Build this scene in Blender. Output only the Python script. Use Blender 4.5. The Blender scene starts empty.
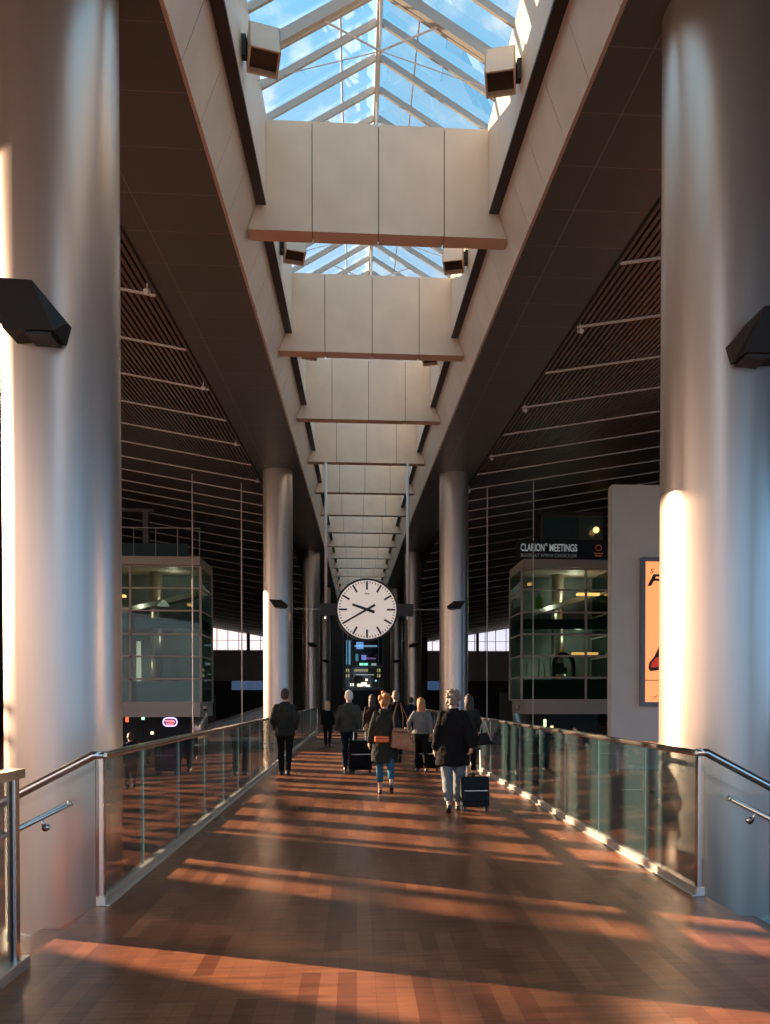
import bpy, math, random
from mathutils import Vector, Matrix, Euler
random.seed(7)
S = bpy.context.scene
COL = S.collection
R = math.radians
PI = math.pi

# ------------------------------------------------------------------ camera
F_PX = 770.0
cam_d = bpy.data.cameras.new('camera')
cam = bpy.data.objects.new('camera', cam_d)
COL.objects.link(cam)
S.camera = cam
YAW, PITCH = 3.6, 0.8
cam_d.sensor_width = 36.0
cam_d.lens = F_PX / 1024.0 * 36.0
PX, PY = 405.0, 699.0 + 10.75
cam_d.shift_x = -(PX - 385.0) / 1024.0
cam_d.shift_y = (PY - 512.0) / 1024.0
cam_d.clip_start = 0.05
cam_d.clip_end = 2000
cam.location = (0, 0, 1.6)
cam.rotation_euler = (R(90 - PITCH), 0, -R(YAW))

# ------------------------------------------------------------------ exposure
S.view_settings.view_transform = 'Standard'
S.view_settings.look = 'None'
S.view_settings.gamma = 1.0
S.view_settings.use_curve_mapping = False
S.view_settings.exposure = 0.88
S.cycles.max_bounces = 10
S.cycles.transparent_max_bounces = 24
S.cycles.caustics_reflective = False
S.cycles.caustics_refractive = False
S.cycles.sample_clamp_indirect = 8.0

# ------------------------------------------------------------------ sun and sky
SUN_E = 14.0
SUN_D = Vector((0.875, -0.485))          # travel direction of the light on the plan
sun_d = bpy.data.lights.new('sun', 'SUN')
sun_d.energy = 12.5
sun_d.angle = R(0.3)
sun_d.color = (1.0, 0.69, 0.46)
sun = bpy.data.objects.new('sun', sun_d)
COL.objects.link(sun)
sdir = Vector((SUN_D.x * math.cos(R(SUN_E)), SUN_D.y * math.cos(R(SUN_E)), -math.sin(R(SUN_E))))
sun.rotation_euler = sdir.to_track_quat('-Z', 'Y').to_euler()
sun.location = (-60, 40, 20)

W = bpy.data.worlds.new('sky')
S.world = W
W.use_nodes = True
nt = W.node_tree
for n in list(nt.nodes):
    nt.nodes.remove(n)
def N(t, **k):
    n = nt.nodes.new(t)
    for a, b in k.items():
        setattr(n, a, b)
    return n
tc = N('ShaderNodeTexCoord')
sep = N('ShaderNodeSeparateXYZ')
nt.links.new(tc.outputs['Generated'], sep.inputs[0])
# height gradient: warm pale horizon to clear blue
ramp = N('ShaderNodeValToRGB')
ramp.color_ramp.elements[0].position = 0.0
ramp.color_ramp.elements[0].color = (0.26, 0.50, 0.86, 1)
ramp.color_ramp.elements[1].position = 0.75
ramp.color_ramp.elements[1].color = (0.12, 0.49, 0.76, 1)
e = ramp.color_ramp.elements.new(0.25)
e.color = (0.20, 0.49, 0.84, 1)
nt.links.new(sep.outputs['Z'], ramp.inputs[0])
# warm side around the sun
dot = N('ShaderNodeVectorMath', operation='DOT_PRODUCT')
nt.links.new(tc.outputs['Generated'], dot.inputs[0])
dot.inputs[1].default_value = (-0.98, 0.15, 0.12)
wr = N('ShaderNodeMapRange')
wr.inputs['From Min'].default_value = -0.62
wr.inputs['From Max'].default_value = 1.0
nt.links.new(dot.outputs['Value'], wr.inputs['Value'])
pw = N('ShaderNodeMath', operation='POWER')
nt.links.new(wr.outputs[0], pw.inputs[0])
pw.inputs[1].default_value = 1.15
hz = N('ShaderNodeMapRange')
hz.inputs['From Min'].default_value = 0.75
hz.inputs['From Max'].default_value = 0.0
nt.links.new(sep.outputs['Z'], hz.inputs['Value'])
wm = N('ShaderNodeMath', operation='MULTIPLY')
nt.links.new(pw.outputs[0], wm.inputs[0])
nt.links.new(hz.outputs[0], wm.inputs[1])
warm = N('ShaderNodeMixRGB')
nt.links.new(wm.outputs[0], warm.inputs[0])
nt.links.new(ramp.outputs[0], warm.inputs[1])
warm.inputs[2].default_value = (1.62, 1.10, .76, 1)
# clouds
mp = N('ShaderNodeMapping')
mp.inputs['Scale'].default_value = (9, 9, 14)
nt.links.new(tc.outputs['Generated'], mp.inputs[0])
nz = N('ShaderNodeTexNoise')
nz.inputs['Scale'].default_value = 1.3
nz.inputs['Detail'].default_value = 7
nz.inputs['Roughness'].default_value = 0.6
nt.links.new(mp.outputs[0], nz.inputs[0])
cr = N('ShaderNodeMapRange')
cr.inputs['From Min'].default_value = 0.53
cr.inputs['From Max'].default_value = 0.74
nt.links.new(nz.outputs[0], cr.inputs['Value'])
cz = N('ShaderNodeMapRange')
cz.inputs['From Min'].default_value = 0.25
cz.inputs['From Max'].default_value = 0.5
nt.links.new(sep.outputs['Z'], cz.inputs['Value'])
cf = N('ShaderNodeMath', operation='MULTIPLY')
nt.links.new(cr.outputs[0], cf.inputs[0])
nt.links.new(cz.outputs[0], cf.inputs[1])
cm = N('ShaderNodeMixRGB')
nt.links.new(cf.outputs[0], cm.inputs[0])
nt.links.new(warm.outputs[0], cm.inputs[1])
cm.inputs[2].default_value = (1.0, 0.96, 0.92, 1)
bg = N('ShaderNodeBackground')
bg.inputs['Strength'].default_value = 1.15
nt.links.new(cm.outputs[0], bg.inputs[0])
wo = N('ShaderNodeOutputWorld')
nt.links.new(bg.outputs[0], wo.inputs[0])

# ------------------------------------------------------------------ materials
MATS = {}
def mat(name, col, rough=0.5, metal=0.0, noise=0.0, nscale=4.0, bump=0.0, bscale=40.0, emit=None, estr=0.0, coat=0.0, stretch=None, spec=None):
    if name in MATS:
        return MATS[name]
    m = bpy.data.materials.new(name)
    m.use_nodes = True
    t = m.node_tree
    b = t.nodes['Principled BSDF']
    b.inputs['Base Color'].default_value = (*col, 1)
    b.inputs['Roughness'].default_value = rough
    b.inputs['Metallic'].default_value = metal
    if spec is not None:
        b.inputs['Specular IOR Level'].default_value = spec
    if coat:
        b.inputs['Coat Weight'].default_value = coat
        b.inputs['Coat Roughness'].default_value = 0.15
    if emit:
        b.inputs['Emission Color'].default_value = (*emit, 1)
        b.inputs['Emission Strength'].default_value = estr
    if noise or bump:
        co = t.nodes.new('ShaderNodeTexCoord')
        mpn = t.nodes.new('ShaderNodeMapping')
        t.links.new(co.outputs['Object'], mpn.inputs[0])
        if stretch:
            mpn.inputs['Scale'].default_value = stretch
    if noise:
        n = t.nodes.new('ShaderNodeTexNoise')
        n.inputs['Scale'].default_value = nscale
        n.inputs['Detail'].default_value = 5
        t.links.new(mpn.outputs[0], n.inputs[0])
        mr = t.nodes.new('ShaderNodeMapRange')
        mr.inputs['From Min'].default_value = 0.3
        mr.inputs['From Max'].default_value = 0.7
        mr.inputs['To Min'].default_value = 1 - noise
        mr.inputs['To Max'].default_value = 1 + noise
        t.links.new(n.outputs[0], mr.inputs['Value'])
        mx = t.nodes.new('ShaderNodeVectorMath')
        mx.operation = 'SCALE'
        mx.inputs[0].default_value = col
        t.links.new(mr.outputs[0], mx.inputs['Scale'])
        t.links.new(mx.outputs[0], b.inputs['Base Color'])
    if bump:
        n = t.nodes.new('ShaderNodeTexNoise')
        n.inputs['Scale'].default_value = bscale
        n.inputs['Detail'].default_value = 4
        t.links.new(mpn.outputs[0], n.inputs[0])
        bp = t.nodes.new('ShaderNodeBump')
        bp.inputs['Strength'].default_value = bump
        bp.inputs['Distance'].default_value = 0.02
        t.links.new(n.outputs[0], bp.inputs['Height'])
        t.links.new(bp.outputs[0], b.inputs['Normal'])
    MATS[name] = m
    return m

def brick_mat(name, c1, c2, cm_, bw, rh, mortar, rough, rot=0.0, offset=0.5, metal=0.0, grain=0.0, spec=None, coords='Object'):
    m = bpy.data.materials.new(name)
    m.use_nodes = True
    t = m.node_tree
    b = t.nodes['Principled BSDF']
    co = t.nodes.new('ShaderNodeTexCoord')
    mpn = t.nodes.new('ShaderNodeMapping')
    mpn.inputs['Rotation'].default_value = (0, 0, rot)
    t.links.new(co.outputs[coords], mpn.inputs[0])
    br = t.nodes.new('ShaderNodeTexBrick')
    br.offset = offset
    br.inputs['Color1'].default_value = (*c1, 1)
    br.inputs['Color2'].default_value = (*c2, 1)
    br.inputs['Mortar'].default_value = (*cm_, 1)
    br.inputs['Scale'].default_value = 1.0
    br.inputs['Brick Width'].default_value = bw
    br.inputs['Row Height'].default_value = rh
    br.inputs['Mortar Size'].default_value = mortar
    br.inputs['Bias'].default_value = 0.0
    t.links.new(mpn.outputs[0], br.inputs[0])
    out = br.outputs[0]
    b.inputs['Roughness'].default_value = rough
    b.inputs['Metallic'].default_value = metal
    if spec is not None:
        b.inputs['Specular IOR Level'].default_value = spec
    if grain:
        mg = t.nodes.new('ShaderNodeMapping')
        mg.inputs['Rotation'].default_value = (0, 0, rot)
        mg.inputs['Scale'].default_value = (1.2, 14, 1)
        t.links.new(co.outputs[coords], mg.inputs[0])
        n = t.nodes.new('ShaderNodeTexNoise')
        n.inputs['Scale'].default_value = 2.0
        n.inputs['Detail'].default_value = 6
        t.links.new(mg.outputs[0], n.inputs[0])
        n2 = t.nodes.new('ShaderNodeTexNoise')
        n2.inputs['Scale'].default_value = 0.7
        t.links.new(co.outputs[coords], n2.inputs[0])
        ad = t.nodes.new('ShaderNodeMath')
        ad.operation = 'ADD'
        t.links.new(n.outputs[0], ad.inputs[0])
        t.links.new(n2.outputs[0], ad.inputs[1])
        mr = t.nodes.new('ShaderNodeMapRange')
        mr.inputs['From Min'].default_value = 0.7
        mr.inputs['From Max'].default_value = 1.3
        mr.inputs['To Min'].default_value = 1 - grain
        mr.inputs['To Max'].default_value = 1 + grain
        t.links.new(ad.outputs[0], mr.inputs['Value'])
        mx = t.nodes.new('ShaderNodeVectorMath')
        mx.operation = 'SCALE'
        t.links.new(out, mx.inputs[0])
        t.links.new(mr.outputs[0], mx.inputs['Scale'])
        out = mx.outputs[0]
        rr = t.nodes.new('ShaderNodeMapRange')
        rr.inputs['To Min'].default_value = rough - 0.08
        rr.inputs['To Max'].default_value = rough + 0.12
        t.links.new(n2.outputs[0], rr.inputs['Value'])
        t.links.new(rr.outputs[0], b.inputs['Roughness'])
    t.links.new(out, b.inputs['Base Color'])
    MATS[name] = m
    return m

def glass_mat(name, tint, refl=1.0, rough=0.0, veil=0.0, veil_col=(0.8, 0.85, 0.85)):
    m = bpy.data.materials.new(name)
    m.use_nodes = True
    t = m.node_tree
    for n in list(t.nodes):
        t.nodes.remove(n)
    tr = t.nodes.new('ShaderNodeBsdfTransparent')
    tr.inputs[0].default_value = (*tint, 1)
    gl = t.nodes.new('ShaderNodeBsdfGlossy')
    gl.inputs['Roughness'].default_value = rough
    fr = t.nodes.new('ShaderNodeFresnel')
    fr.inputs[0].default_value = 1.5
    mu = t.nodes.new('ShaderNodeMath')
    mu.operation = 'MULTIPLY'
    mu.inputs[1].default_value = refl
    mu.use_clamp = True
    t.links.new(fr.outputs[0], mu.inputs[0])
    mx = t.nodes.new('ShaderNodeMixShader')
    t.links.new(mu.outputs[0], mx.inputs[0])
    src = tr.outputs[0]
    if veil:  # even diffuse veil mixed into the clear glass
        df = t.nodes.new('ShaderNodeBsdfDiffuse')
        df.inputs[0].default_value = (*veil_col, 1)
        md = t.nodes.new('ShaderNodeMixShader')
        md.inputs[0].default_value = veil
        t.links.new(tr.outputs[0], md.inputs[1])
        t.links.new(df.outputs[0], md.inputs[2])
        src = md.outputs[0]
    t.links.new(src, mx.inputs[1])
    t.links.new(gl.outputs[0], mx.inputs[2])
    o = t.nodes.new('ShaderNodeOutputMaterial')
    t.links.new(mx.outputs[0], o.inputs[0])
    MATS[name] = m
    return m

M_FLOOR = brick_mat('merbau_parquet', (0.345, 0.132, 0.062), (0.19, 0.066, 0.034), (0.16, 0.055, 0.03), 0.75, 0.105, 0.0013, 0.29, rot=PI / 2, grain=0.38, spec=0.45)
M_HALLFLOOR = brick_mat('hall_parquet', (0.34, 0.11, 0.05), (0.20, 0.06, 0.03), (0.06, 0.02, 0.012), 0.9, 0.12, 0.003, 0.32, rot=PI / 2, grain=0.3)
M_SOFFIT = brick_mat('dark_soffit_panels', (0.122, 0.143, 0.135), (0.135, 0.155, 0.147), (0.30, 0.285, 0.26), 4.0, 1.28, 0.009, 0.42, offset=0.0, spec=0.4)
M_COL = mat('satin_silver_column', (0.56, 0.475, 0.405), 0.34, 0.78, noise=0.06, nscale=1.2, bump=0.05, bscale=25)
M_PANEL = mat('cream_metal_panel', (0.82, 0.68, 0.53), 0.45, 0.0, noise=0.05, nscale=1.5)
M_PANELLO = mat('grey_metal_panel', (0.72, 0.62, 0.51), 0.38, 0.15, noise=0.06, nscale=1.0)
M_DARKLEDGE = mat('dark_bronze_ledge', (0.045, 0.038, 0.032), 0.5)
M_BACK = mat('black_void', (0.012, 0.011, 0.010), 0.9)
M_SLAT = mat('brown_metal_slat', (0.17, 0.145, 0.125), 0.45, 0.1)
M_LINE = mat('pale_ceiling_rail', (0.8, 0.73, 0.65), 0.4)
M_WHITE = mat('white_painted_steel', (0.75, 0.72, 0.68), 0.4)
M_STEEL = mat('brushed_stainless_steel', (0.62, 0.58, 0.53), 0.22, 1.0, noise=0.05, nscale=6)
M_ALU = mat('satin_aluminium', (0.66, 0.62, 0.56), 0.35, 0.8)
M_BLACK = mat('matt_black_metal', (0.018, 0.016, 0.015), 0.5)
M_BLACKG = mat('black_sheet_metal', (0.016, 0.012, 0.009), 0.5, 0.0, spec=.2)
M_GLASS = glass_mat('clear_balustrade_glass', (0.93, 0.98, 0.98), 0.75, veil=0.03, veil_col=(.36,.66,.70))  # teal veil mixed in for the milky look of the panes
M_FLANK = glass_mat('stair_glass', (0.94, 0.97, 0.96), 0.9, veil=0.05, veil_col=(0.8, 0.76, 0.68))
M_EDGE = mat('pale_green_glass_edge', (0.42, 0.66, 0.60), 0.15, spec=0.8)
M_SKYGLASS = glass_mat('skylight_glass', (0.90, 0.97, 1.0), 0.5)
M_ROOMGLASS = glass_mat('tinted_room_glass', (0.66, 0.78, 0.74), 0.55)
M_SPANDREL = mat('dark_teal_spandrel_glass', (0.045, 0.085, 0.085), 0.12, spec=0.7)
M_WALL = mat('grey_plaster_wall', (0.64, 0.62, 0.53), 0.7, noise=0.05, nscale=0.8)
M_FARWALL = mat('dim_grey_far_wall', (0.50, 0.48, 0.45), 0.6, noise=0.1, nscale=0.3)
M_DARKWALL = mat('dark_brown_wall', (0.06, 0.052, 0.046), 0.6)
M_FASCIA = mat('pale_grey_fascia', (0.60, 0.50, 0.42), 0.5)
M_APRON = mat('pale_outside_ground', (0.34, 0.33, 0.31), 0.9, noise=0.2, nscale=0.1)

# ------------------------------------------------------------------ mesh helpers
class MB:
    def __init__(self):
        self.v = []; self.f = []; self.mi = []
    def poly(self, vs, fs, mi=0):
        o = len(self.v)
        self.v += [tuple(p) for p in vs]
        for f in fs:
            self.f.append(tuple(i + o for i in f)); self.mi.append(mi)
        return self
    def box(self, x0, x1, y0, y1, z0, z1, mi=0, M=None):
        vs = [Vector((x, y, z)) for z in (z0, z1) for y in (y0, y1) for x in (x0, x1)]
        if M is not None:
            vs = [M @ p for p in vs]
        return self.poly(vs, [(0, 2, 3, 1), (4, 5, 7, 6), (0, 1, 5, 4), (2, 6, 7, 3), (0, 4, 6, 2), (1, 3, 7, 5)], mi)
    def hexa(self, p, mi=0):
        """8 points: bottom quad then top quad"""
        return self.poly(p, [(0, 3, 2, 1), (4, 5, 6, 7), (0, 1, 5, 4), (1, 2, 6, 5), (2, 3, 7, 6), (3, 0, 4, 7)], mi)
    def bar(self, a, b, w, h, up=(0, 0, 1), mi=0):
        a = Vector(a); b = Vector(b); d = (b - a).normalized()
        u = Vector(up); s = d.cross(u)
        if s.length < 1e-4:
            s = d.cross(Vector((1, 0, 0)))
        s.normalize(); u = s.cross(d).normalized()
        s *= w / 2; u *= h / 2
        return self.hexa([a - s - u, a + s - u, b + s - u, b - s - u, a - s + u, a + s + u, b + s + u, b - s + u], mi)
    def tube(self, pts, rad, n=12, mi=0, cap=True):
        pts = [Vector(p) for p in pts]
        if not isinstance(rad, (list, tuple)):
            rad = [rad] * len(pts)
        o = len(self.v)
        prev = None
        for i, p in enumerate(pts):
            d = (pts[min(i + 1, len(pts) - 1)] - pts[max(i - 1, 0)]).normalized()
            if prev is None:
                a = d.orthogonal().normalized()
            else:
                a = (prev - d * prev.dot(d)).normalized()
            prev = a
            b = d.cross(a)
            r = rad[i]
            rx, ry = r if isinstance(r, tuple) else (r, r)
            for k in range(n):
                t = 2 * PI * k / n
                self.v.append(tuple(p + a * math.cos(t) * rx + b * math.sin(t) * ry))
        for i in range(len(pts) - 1):
            for k in range(n):
                k2 = (k + 1) % n
                self.f.append((o + i * n + k, o + i * n + k2, o + (i + 1) * n + k2, o + (i + 1) * n + k)); self.mi.append(mi)
        if cap:
            self.f.append(tuple(o + k for k in range(n))[::-1]); self.mi.append(mi)
            e_ = o + (len(pts) - 1) * n
            self.f.append(tuple(e_ + k for k in range(n))); self.mi.append(mi)
        return self
    def loft(self, secs, n=20, mi=0):
        """secs: (centre, rx, ry) horizontal ellipses stacked along z (any centre)"""
        o = len(self.v)
        for c, rx, ry in secs:
            for k in range(n):
                t = 2 * PI * k / n
                self.v.append((c[0] + rx * math.cos(t), c[1] + ry * math.sin(t), c[2]))
        m = len(secs)
        up = secs[-1][0][2] > secs[0][0][2]
        for i in range(m - 1):
            for k in range(n):
                k2 = (k + 1) % n
                q = (o + i * n + k, o + i * n + k2, o + (i + 1) * n + k2, o + (i + 1) * n + k)
                self.f.append(q if up else q[::-1]); self.mi.append(mi)
        a = tuple(o + k for k in range(n)); b = tuple(o + (m - 1) * n + k for k in range(n))
        self.f.append(a[::-1] if up else a); self.mi.append(mi)
        self.f.append(b if up else b[::-1]); self.mi.append(mi)
        return self
    def ball(self, c, r, n=14, m=9, mi=0):
        rx, ry, rz = r if isinstance(r, tuple) else (r, r, r)
        secs = []
        for i in range(1, m):
            t = -PI / 2 + PI * i / m
            secs.append(((c[0], c[1], c[2] + rz * math.sin(t)), rx * math.cos(t), ry * math.cos(t)))
        secs = [((c[0], c[1], c[2] - rz), rx * .12, ry * .12)] + secs + [((c[0], c[1], c[2] + rz), rx * .12, ry * .12)]
        return self.loft(secs, n, mi)
    def cyl(self, c, r, z0, z1, n=32, mi=0):
        return self.loft([((c[0], c[1], z0), r, r), ((c[0], c[1], z1), r, r)], n, mi)
    def prism_y(self, outline, y0, y1, mi=0):
        """outline: (x,z) polygon, extruded along y"""
        n = len(outline)
        vs = [(x, y0, z) for x, z in outline] + [(x, y1, z) for x, z in outline]
        return self.poly(vs, [tuple(range(n)), tuple(range(2 * n - 1, n - 1, -1))] + [(i, i + n, (i + 1) % n + n, (i + 1) % n) for i in range(n)], mi)
    def prism_x(self, outline, x0, x1, mi=0):
        n = len(outline)
        vs = [(x0, y, z) for y, z in outline] + [(x1, y, z) for y, z in outline]
        return self.poly(vs, [tuple(range(n - 1, -1, -1)), tuple(range(n, 2 * n))] + [(i, (i + 1) % n, (i + 1) % n + n, i + n) for i in range(n)], mi)
    def build(self, name, m, parent=None, smooth=False, bevel=0.0, remesh=0.0, origin=None, disp=0.0):
        me = bpy.data.meshes.new(name)
        vs = self.v
        if origin is not None:
            ox, oy, oz = origin
            vs = [(x - ox, y - oy, z - oz) for x, y, z in vs]
        me.from_pydata(vs, [], self.f)
        ms = m if isinstance(m, (list, tuple)) else [m]
        for q in ms:
            me.materials.append(q)
        if len(ms) > 1:
            me.polygons.foreach_set('material_index', self.mi)
        if smooth:
            me.polygons.foreach_set('use_smooth', [True] * len(me.polygons))
        me.update()
        o = bpy.data.objects.new(name, me)
        COL.objects.link(o)
        if origin is not None:
            o.location = origin
        if parent is not None:
            o.parent = parent
        if remesh:
            r_ = o.modifiers.new('remesh', 'REMESH')
            r_.mode = 'VOXEL'; r_.voxel_size = remesh; r_.use_smooth_shade = True
            s_ = o.modifiers.new('smooth', 'SMOOTH')
            s_.iterations = 3; s_.factor = 0.5
        if disp:
            tx = bpy.data.textures.get('folds') or bpy.data.textures.new('folds', 'CLOUDS')
            tx.noise_scale = 0.09
            d_ = o.modifiers.new('folds', 'DISPLACE')
            d_.texture = tx; d_.strength = disp; d_.texture_coords = 'LOCAL'; d_.mid_level = 0.5
        if bevel:
            b_ = o.modifiers.new('bevel', 'BEVEL')
            b_.width = bevel; b_.segments = 2; b_.limit_method = 'ANGLE'
        return o

def tag(o, label=None, cat=None, group=None, kind=None):
    if label: o['label'] = label
    if cat: o['category'] = cat
    if group: o['group'] = group
    if kind: o['kind'] = kind
    return o
def thing(name, label, cat, loc=(0, 0, 0), rz=0.0, group=None):
    o = bpy.data.objects.new(name, None)
    o.empty_display_size = 0.2
    COL.objects.link(o)
    o.location = loc
    o.rotation_euler = (0, 0, rz)
    return tag(o, label, cat, group)
def struct(name, mb, m, **k):
    return tag(mb.build(name, m, **k), kind='structure')
def dup(root, loc=None, rz=None, label=None, group=None):
    def cp(o, parent):
        c = o.copy()
        COL.objects.link(c)
        c.parent = parent
        for ch in kids.get(o.name, []):
            cp(ch, c)
        return c
    kids = {}
    for o in COL.objects:
        if o.parent:
            kids.setdefault(o.parent.name, []).append(o)
    r = cp(root, None)
    if loc is not None: r.location = loc
    if rz is not None: r.rotation_euler = (0, 0, rz)
    if label: r['label'] = label
    if group: r['group'] = group
    return r
def text(body, name, m, size, loc, parent=None, rot=(PI / 2, 0, 0), sx=1.0, extrude=0.004, offset=0.0, shear=0.0, align='LEFT', fit=None):
    c = bpy.data.curves.new(name, 'FONT')
    c.body = body; c.size = size; c.extrude = extrude; c.offset = offset; c.shear = shear; c.align_x = align
    c.materials.append(m)
    o = bpy.data.objects.new(name, c)
    COL.objects.link(o)
    o.location = loc; o.rotation_euler = rot; o.scale = (sx, 1, 1)
    bpy.context.view_layer.update()
    me = bpy.data.meshes.new_from_object(o.evaluated_get(bpy.context.evaluated_depsgraph_get()))
    bpy.data.objects.remove(o)
    me.name = name
    if fit:
        xs_ = [v.co.x for v in me.vertices]
        sx = fit / max(.01, max(xs_) - min(xs_))
    o = bpy.data.objects.new(name, me)
    COL.objects.link(o)
    o.location = loc; o.rotation_euler = rot; o.scale = (sx, 1, 1)
    if parent is not None: o.parent = parent
    return o

# ------------------------------------------------------------------ pixel to world (used once to lay the plan out)
cy, sy = math.cos(R(YAW)), math.sin(R(YAW))
def floor_pt(px, py, z=0.0):
    d = (1.6 - z) * F_PX / (py - 699.0)
    xc = (px - PX) / F_PX * d
    return (xc * cy + d * sy, -xc * sy + d * cy)
def at(px, py, Y):
    """point on the plane y = Y seen at a pixel"""
    r = (px - PX) / F_PX
    X = Y * (sy + r * cy) / (cy - r * sy)
    d = X * sy + Y * cy
    q = (699.0 - py) / F_PX
    a = math.atan(q + math.tan(R(PITCH))) - R(PITCH)
    return X, 1.6 + math.tan(a) * d

CX = 0.46
def zs(Y):                      # underside of the soffit, rising gently along the hall
    return 1.6 + 8.0 + 0.075 * Y - 0.00028 * Y * Y
def zside(Y):                   # side ceilings come down again towards the far wall
    if Y < 50: return zs(Y)
    t = min(1.0, (Y - 50) / 66.0)
    t2 = t * t * (3 - 2 * t)
    return zs(50) * (1 - t2) + (7.7 + 1.6) * t2
YEND = 116.0
YS = [-12, -6, 0, 4, 8, 12, 16, 20, 24, 28, 32, 36, 40, 45, 50, 56, 62, 68, 74, 80, 86, 92, 98, 104, 110, 116]

# ================================================================== SETTING
# --- floors
EL, ER = -1.97, 2.78
fl = MB()
fl.box(EL - 0.045, ER + 0.045, -6, 40, -0.35, 0.0)
fl.box(-7, 8, 40, 112, -0.35, 0.0)
struct('floor', fl, M_FLOOR)
hf = MB()
hf.box(-26, 30, -10, YEND, -1.4, -1.2)
struct('floor', hf, M_HALLFLOOR)
ap = MB(); ap.box(-400, 400, -400, 500, -1.9, -1.6)
struct('ground', ap, M_APRON)

# --- soffit
def ystrip(prof, m, name, ys=YS, f=zs, thick=None):
    """profile of (x, dz) points swept along y following the ceiling height"""
    mb = MB()
    n = len(prof)
    vs = []
    for Y in ys:
        for x, dz in prof:
            vs.append((x, Y, f(Y) + dz))
    fs = []
    for i in range(len(ys) - 1):
        for k in range(n):
            k2 = (k + 1) % n
            fs.append((i * n + k, i * n + k2, (i + 1) * n + k2, (i + 1) * n + k))
    fs.append(tuple(range(n))[::-1]); fs.append(tuple((len(ys) - 1) * n + k for k in range(n)))
    mb.poly(vs, fs)
    return struct(name, mb, m)
for s in (-1, 1):
    a, b = CX + s * 2.87, CX + s * 5.0
    ystrip([(a, 0), (b, 0), (b, 0.4), (a, 0.4)] if s > 0 else [(b, 0), (a, 0), (a, 0.4), (b, 0.4)], M_SOFFIT, 'ceiling')

# --- light well: sloped lower wall, dark ledge, inner upper wall
JW = 1.28
for s in (-1, 1):
    mb = MB()
    y = -9.6
    while y < 108:
        y0, y1 = y + 0.007, y + JW - 0.007
        p = []
        for (x, dz) in ((2.85, 0.0), (2.50, 0.95)):
            p.append((x, dz))
        q = [(CX + s * 2.85, y0, zs(y0) - 0.01), (CX + s * 2.91, y0, zs(y0) - 0.01), (CX + s * 2.91, y1, zs(y1) - 0.01), (CX + s * 2.85, y1, zs(y1) - 0.01),
             (CX + s * 2.50, y0, zs(y0) + .95), (CX + s * 2.56, y0, zs(y0) + .95), (CX + s * 2.56, y1, zs(y1) + .95), (CX + s * 2.50, y1, zs(y1) + .95)]
        mb.hexa(q)
        y += JW
    struct('trim_1' if s < 0 else 'trim_2', mb, M_PANELLO)
    ystrip([(CX + s * 2.30, .95), (CX + s * 2.60, .95), (CX + s * 2.95, .02), (CX + s * 3.1, .02), (CX + s * 3.1, 2.75), (CX + s * 2.60, 2.75), (CX + s * 2.30, 1.08)][:: s], M_DARKLEDGE, 'trim_3' if s < 0 else 'trim_4')
    ystrip([(CX + s * 2.295, 1.0), (CX + s * 2.36, 1.0), (CX + s * 2.36, 2.78), (CX + s * 2.295, 2.78)][:: s], M_PANEL, 'wall_upper_left' if s < 0 else 'wall_upper_right')

# --- cross beams between the skylight bays
BEAM_Y = [3.2 + 6.4 * k for k in range(16)]
for k, Y in enumerate(BEAM_Y):
    mb = MB()
    z0 = zs(Y)
    xw = lambda dz: 2.5 + 0.35 * (0.95 - dz) / 0.95 - 0.01 if dz < 0.95 else 2.292
    lo, mid, hi = 0.45, 0.95, 2.68
    edges = [-1e9, -1.36, 0.0, 1.36, 1e9]
    for a, b in zip(edges[:-1], edges[1:]):
        g = 0.009
        def cl(v, dz): return max(-xw(dz), min(xw(dz), v))
        xa = [cl(a + g, lo) if a > -9 else -xw(lo), cl(b - g, lo) if b < 9 else xw(lo)]
        xb = [cl(a + g, mid - .001) if a > -9 else -xw(mid - .001), cl(b - g, mid) if b < 9 else xw(mid - .001)]
        xc = [cl(a + g, hi) if a > -9 else -2.292, cl(b - g, hi) if b < 9 else 2.292]
        mb.hexa([(CX + xa[0], Y, z0 + lo), (CX + xa[1], Y, z0 + lo), (CX + xa[1], Y + .4, z0 + lo), (CX + xa[0], Y + .4, z0 + lo),
                 (CX + xb[0], Y, z0 + mid), (CX + xb[1], Y, z0 + mid), (CX + xb[1], Y + .4, z0 + mid), (CX + xb[0], Y + .4, z0 + mid)])
        mb.hexa([(CX + xc[0], Y, z0 + mid), (CX + xc[1], Y, z0 + mid), (CX + xc[1], Y + .4, z0 + mid), (CX + xc[0], Y + .4, z0 + mid),
                 (CX + xc[0], Y, z0 + hi), (CX + xc[1], Y, z0 + hi), (CX + xc[1], Y + .4, z0 + hi), (CX + xc[0], Y + .4, z0 + hi)])
    mb.box(CX - 2.25, CX + 2.25, Y + .05, Y + .35, z0 + lo + .04, z0 + hi - .02, mi=1)
    struct('beam', mb, [M_PANEL, M_DARKLEDGE])

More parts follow.
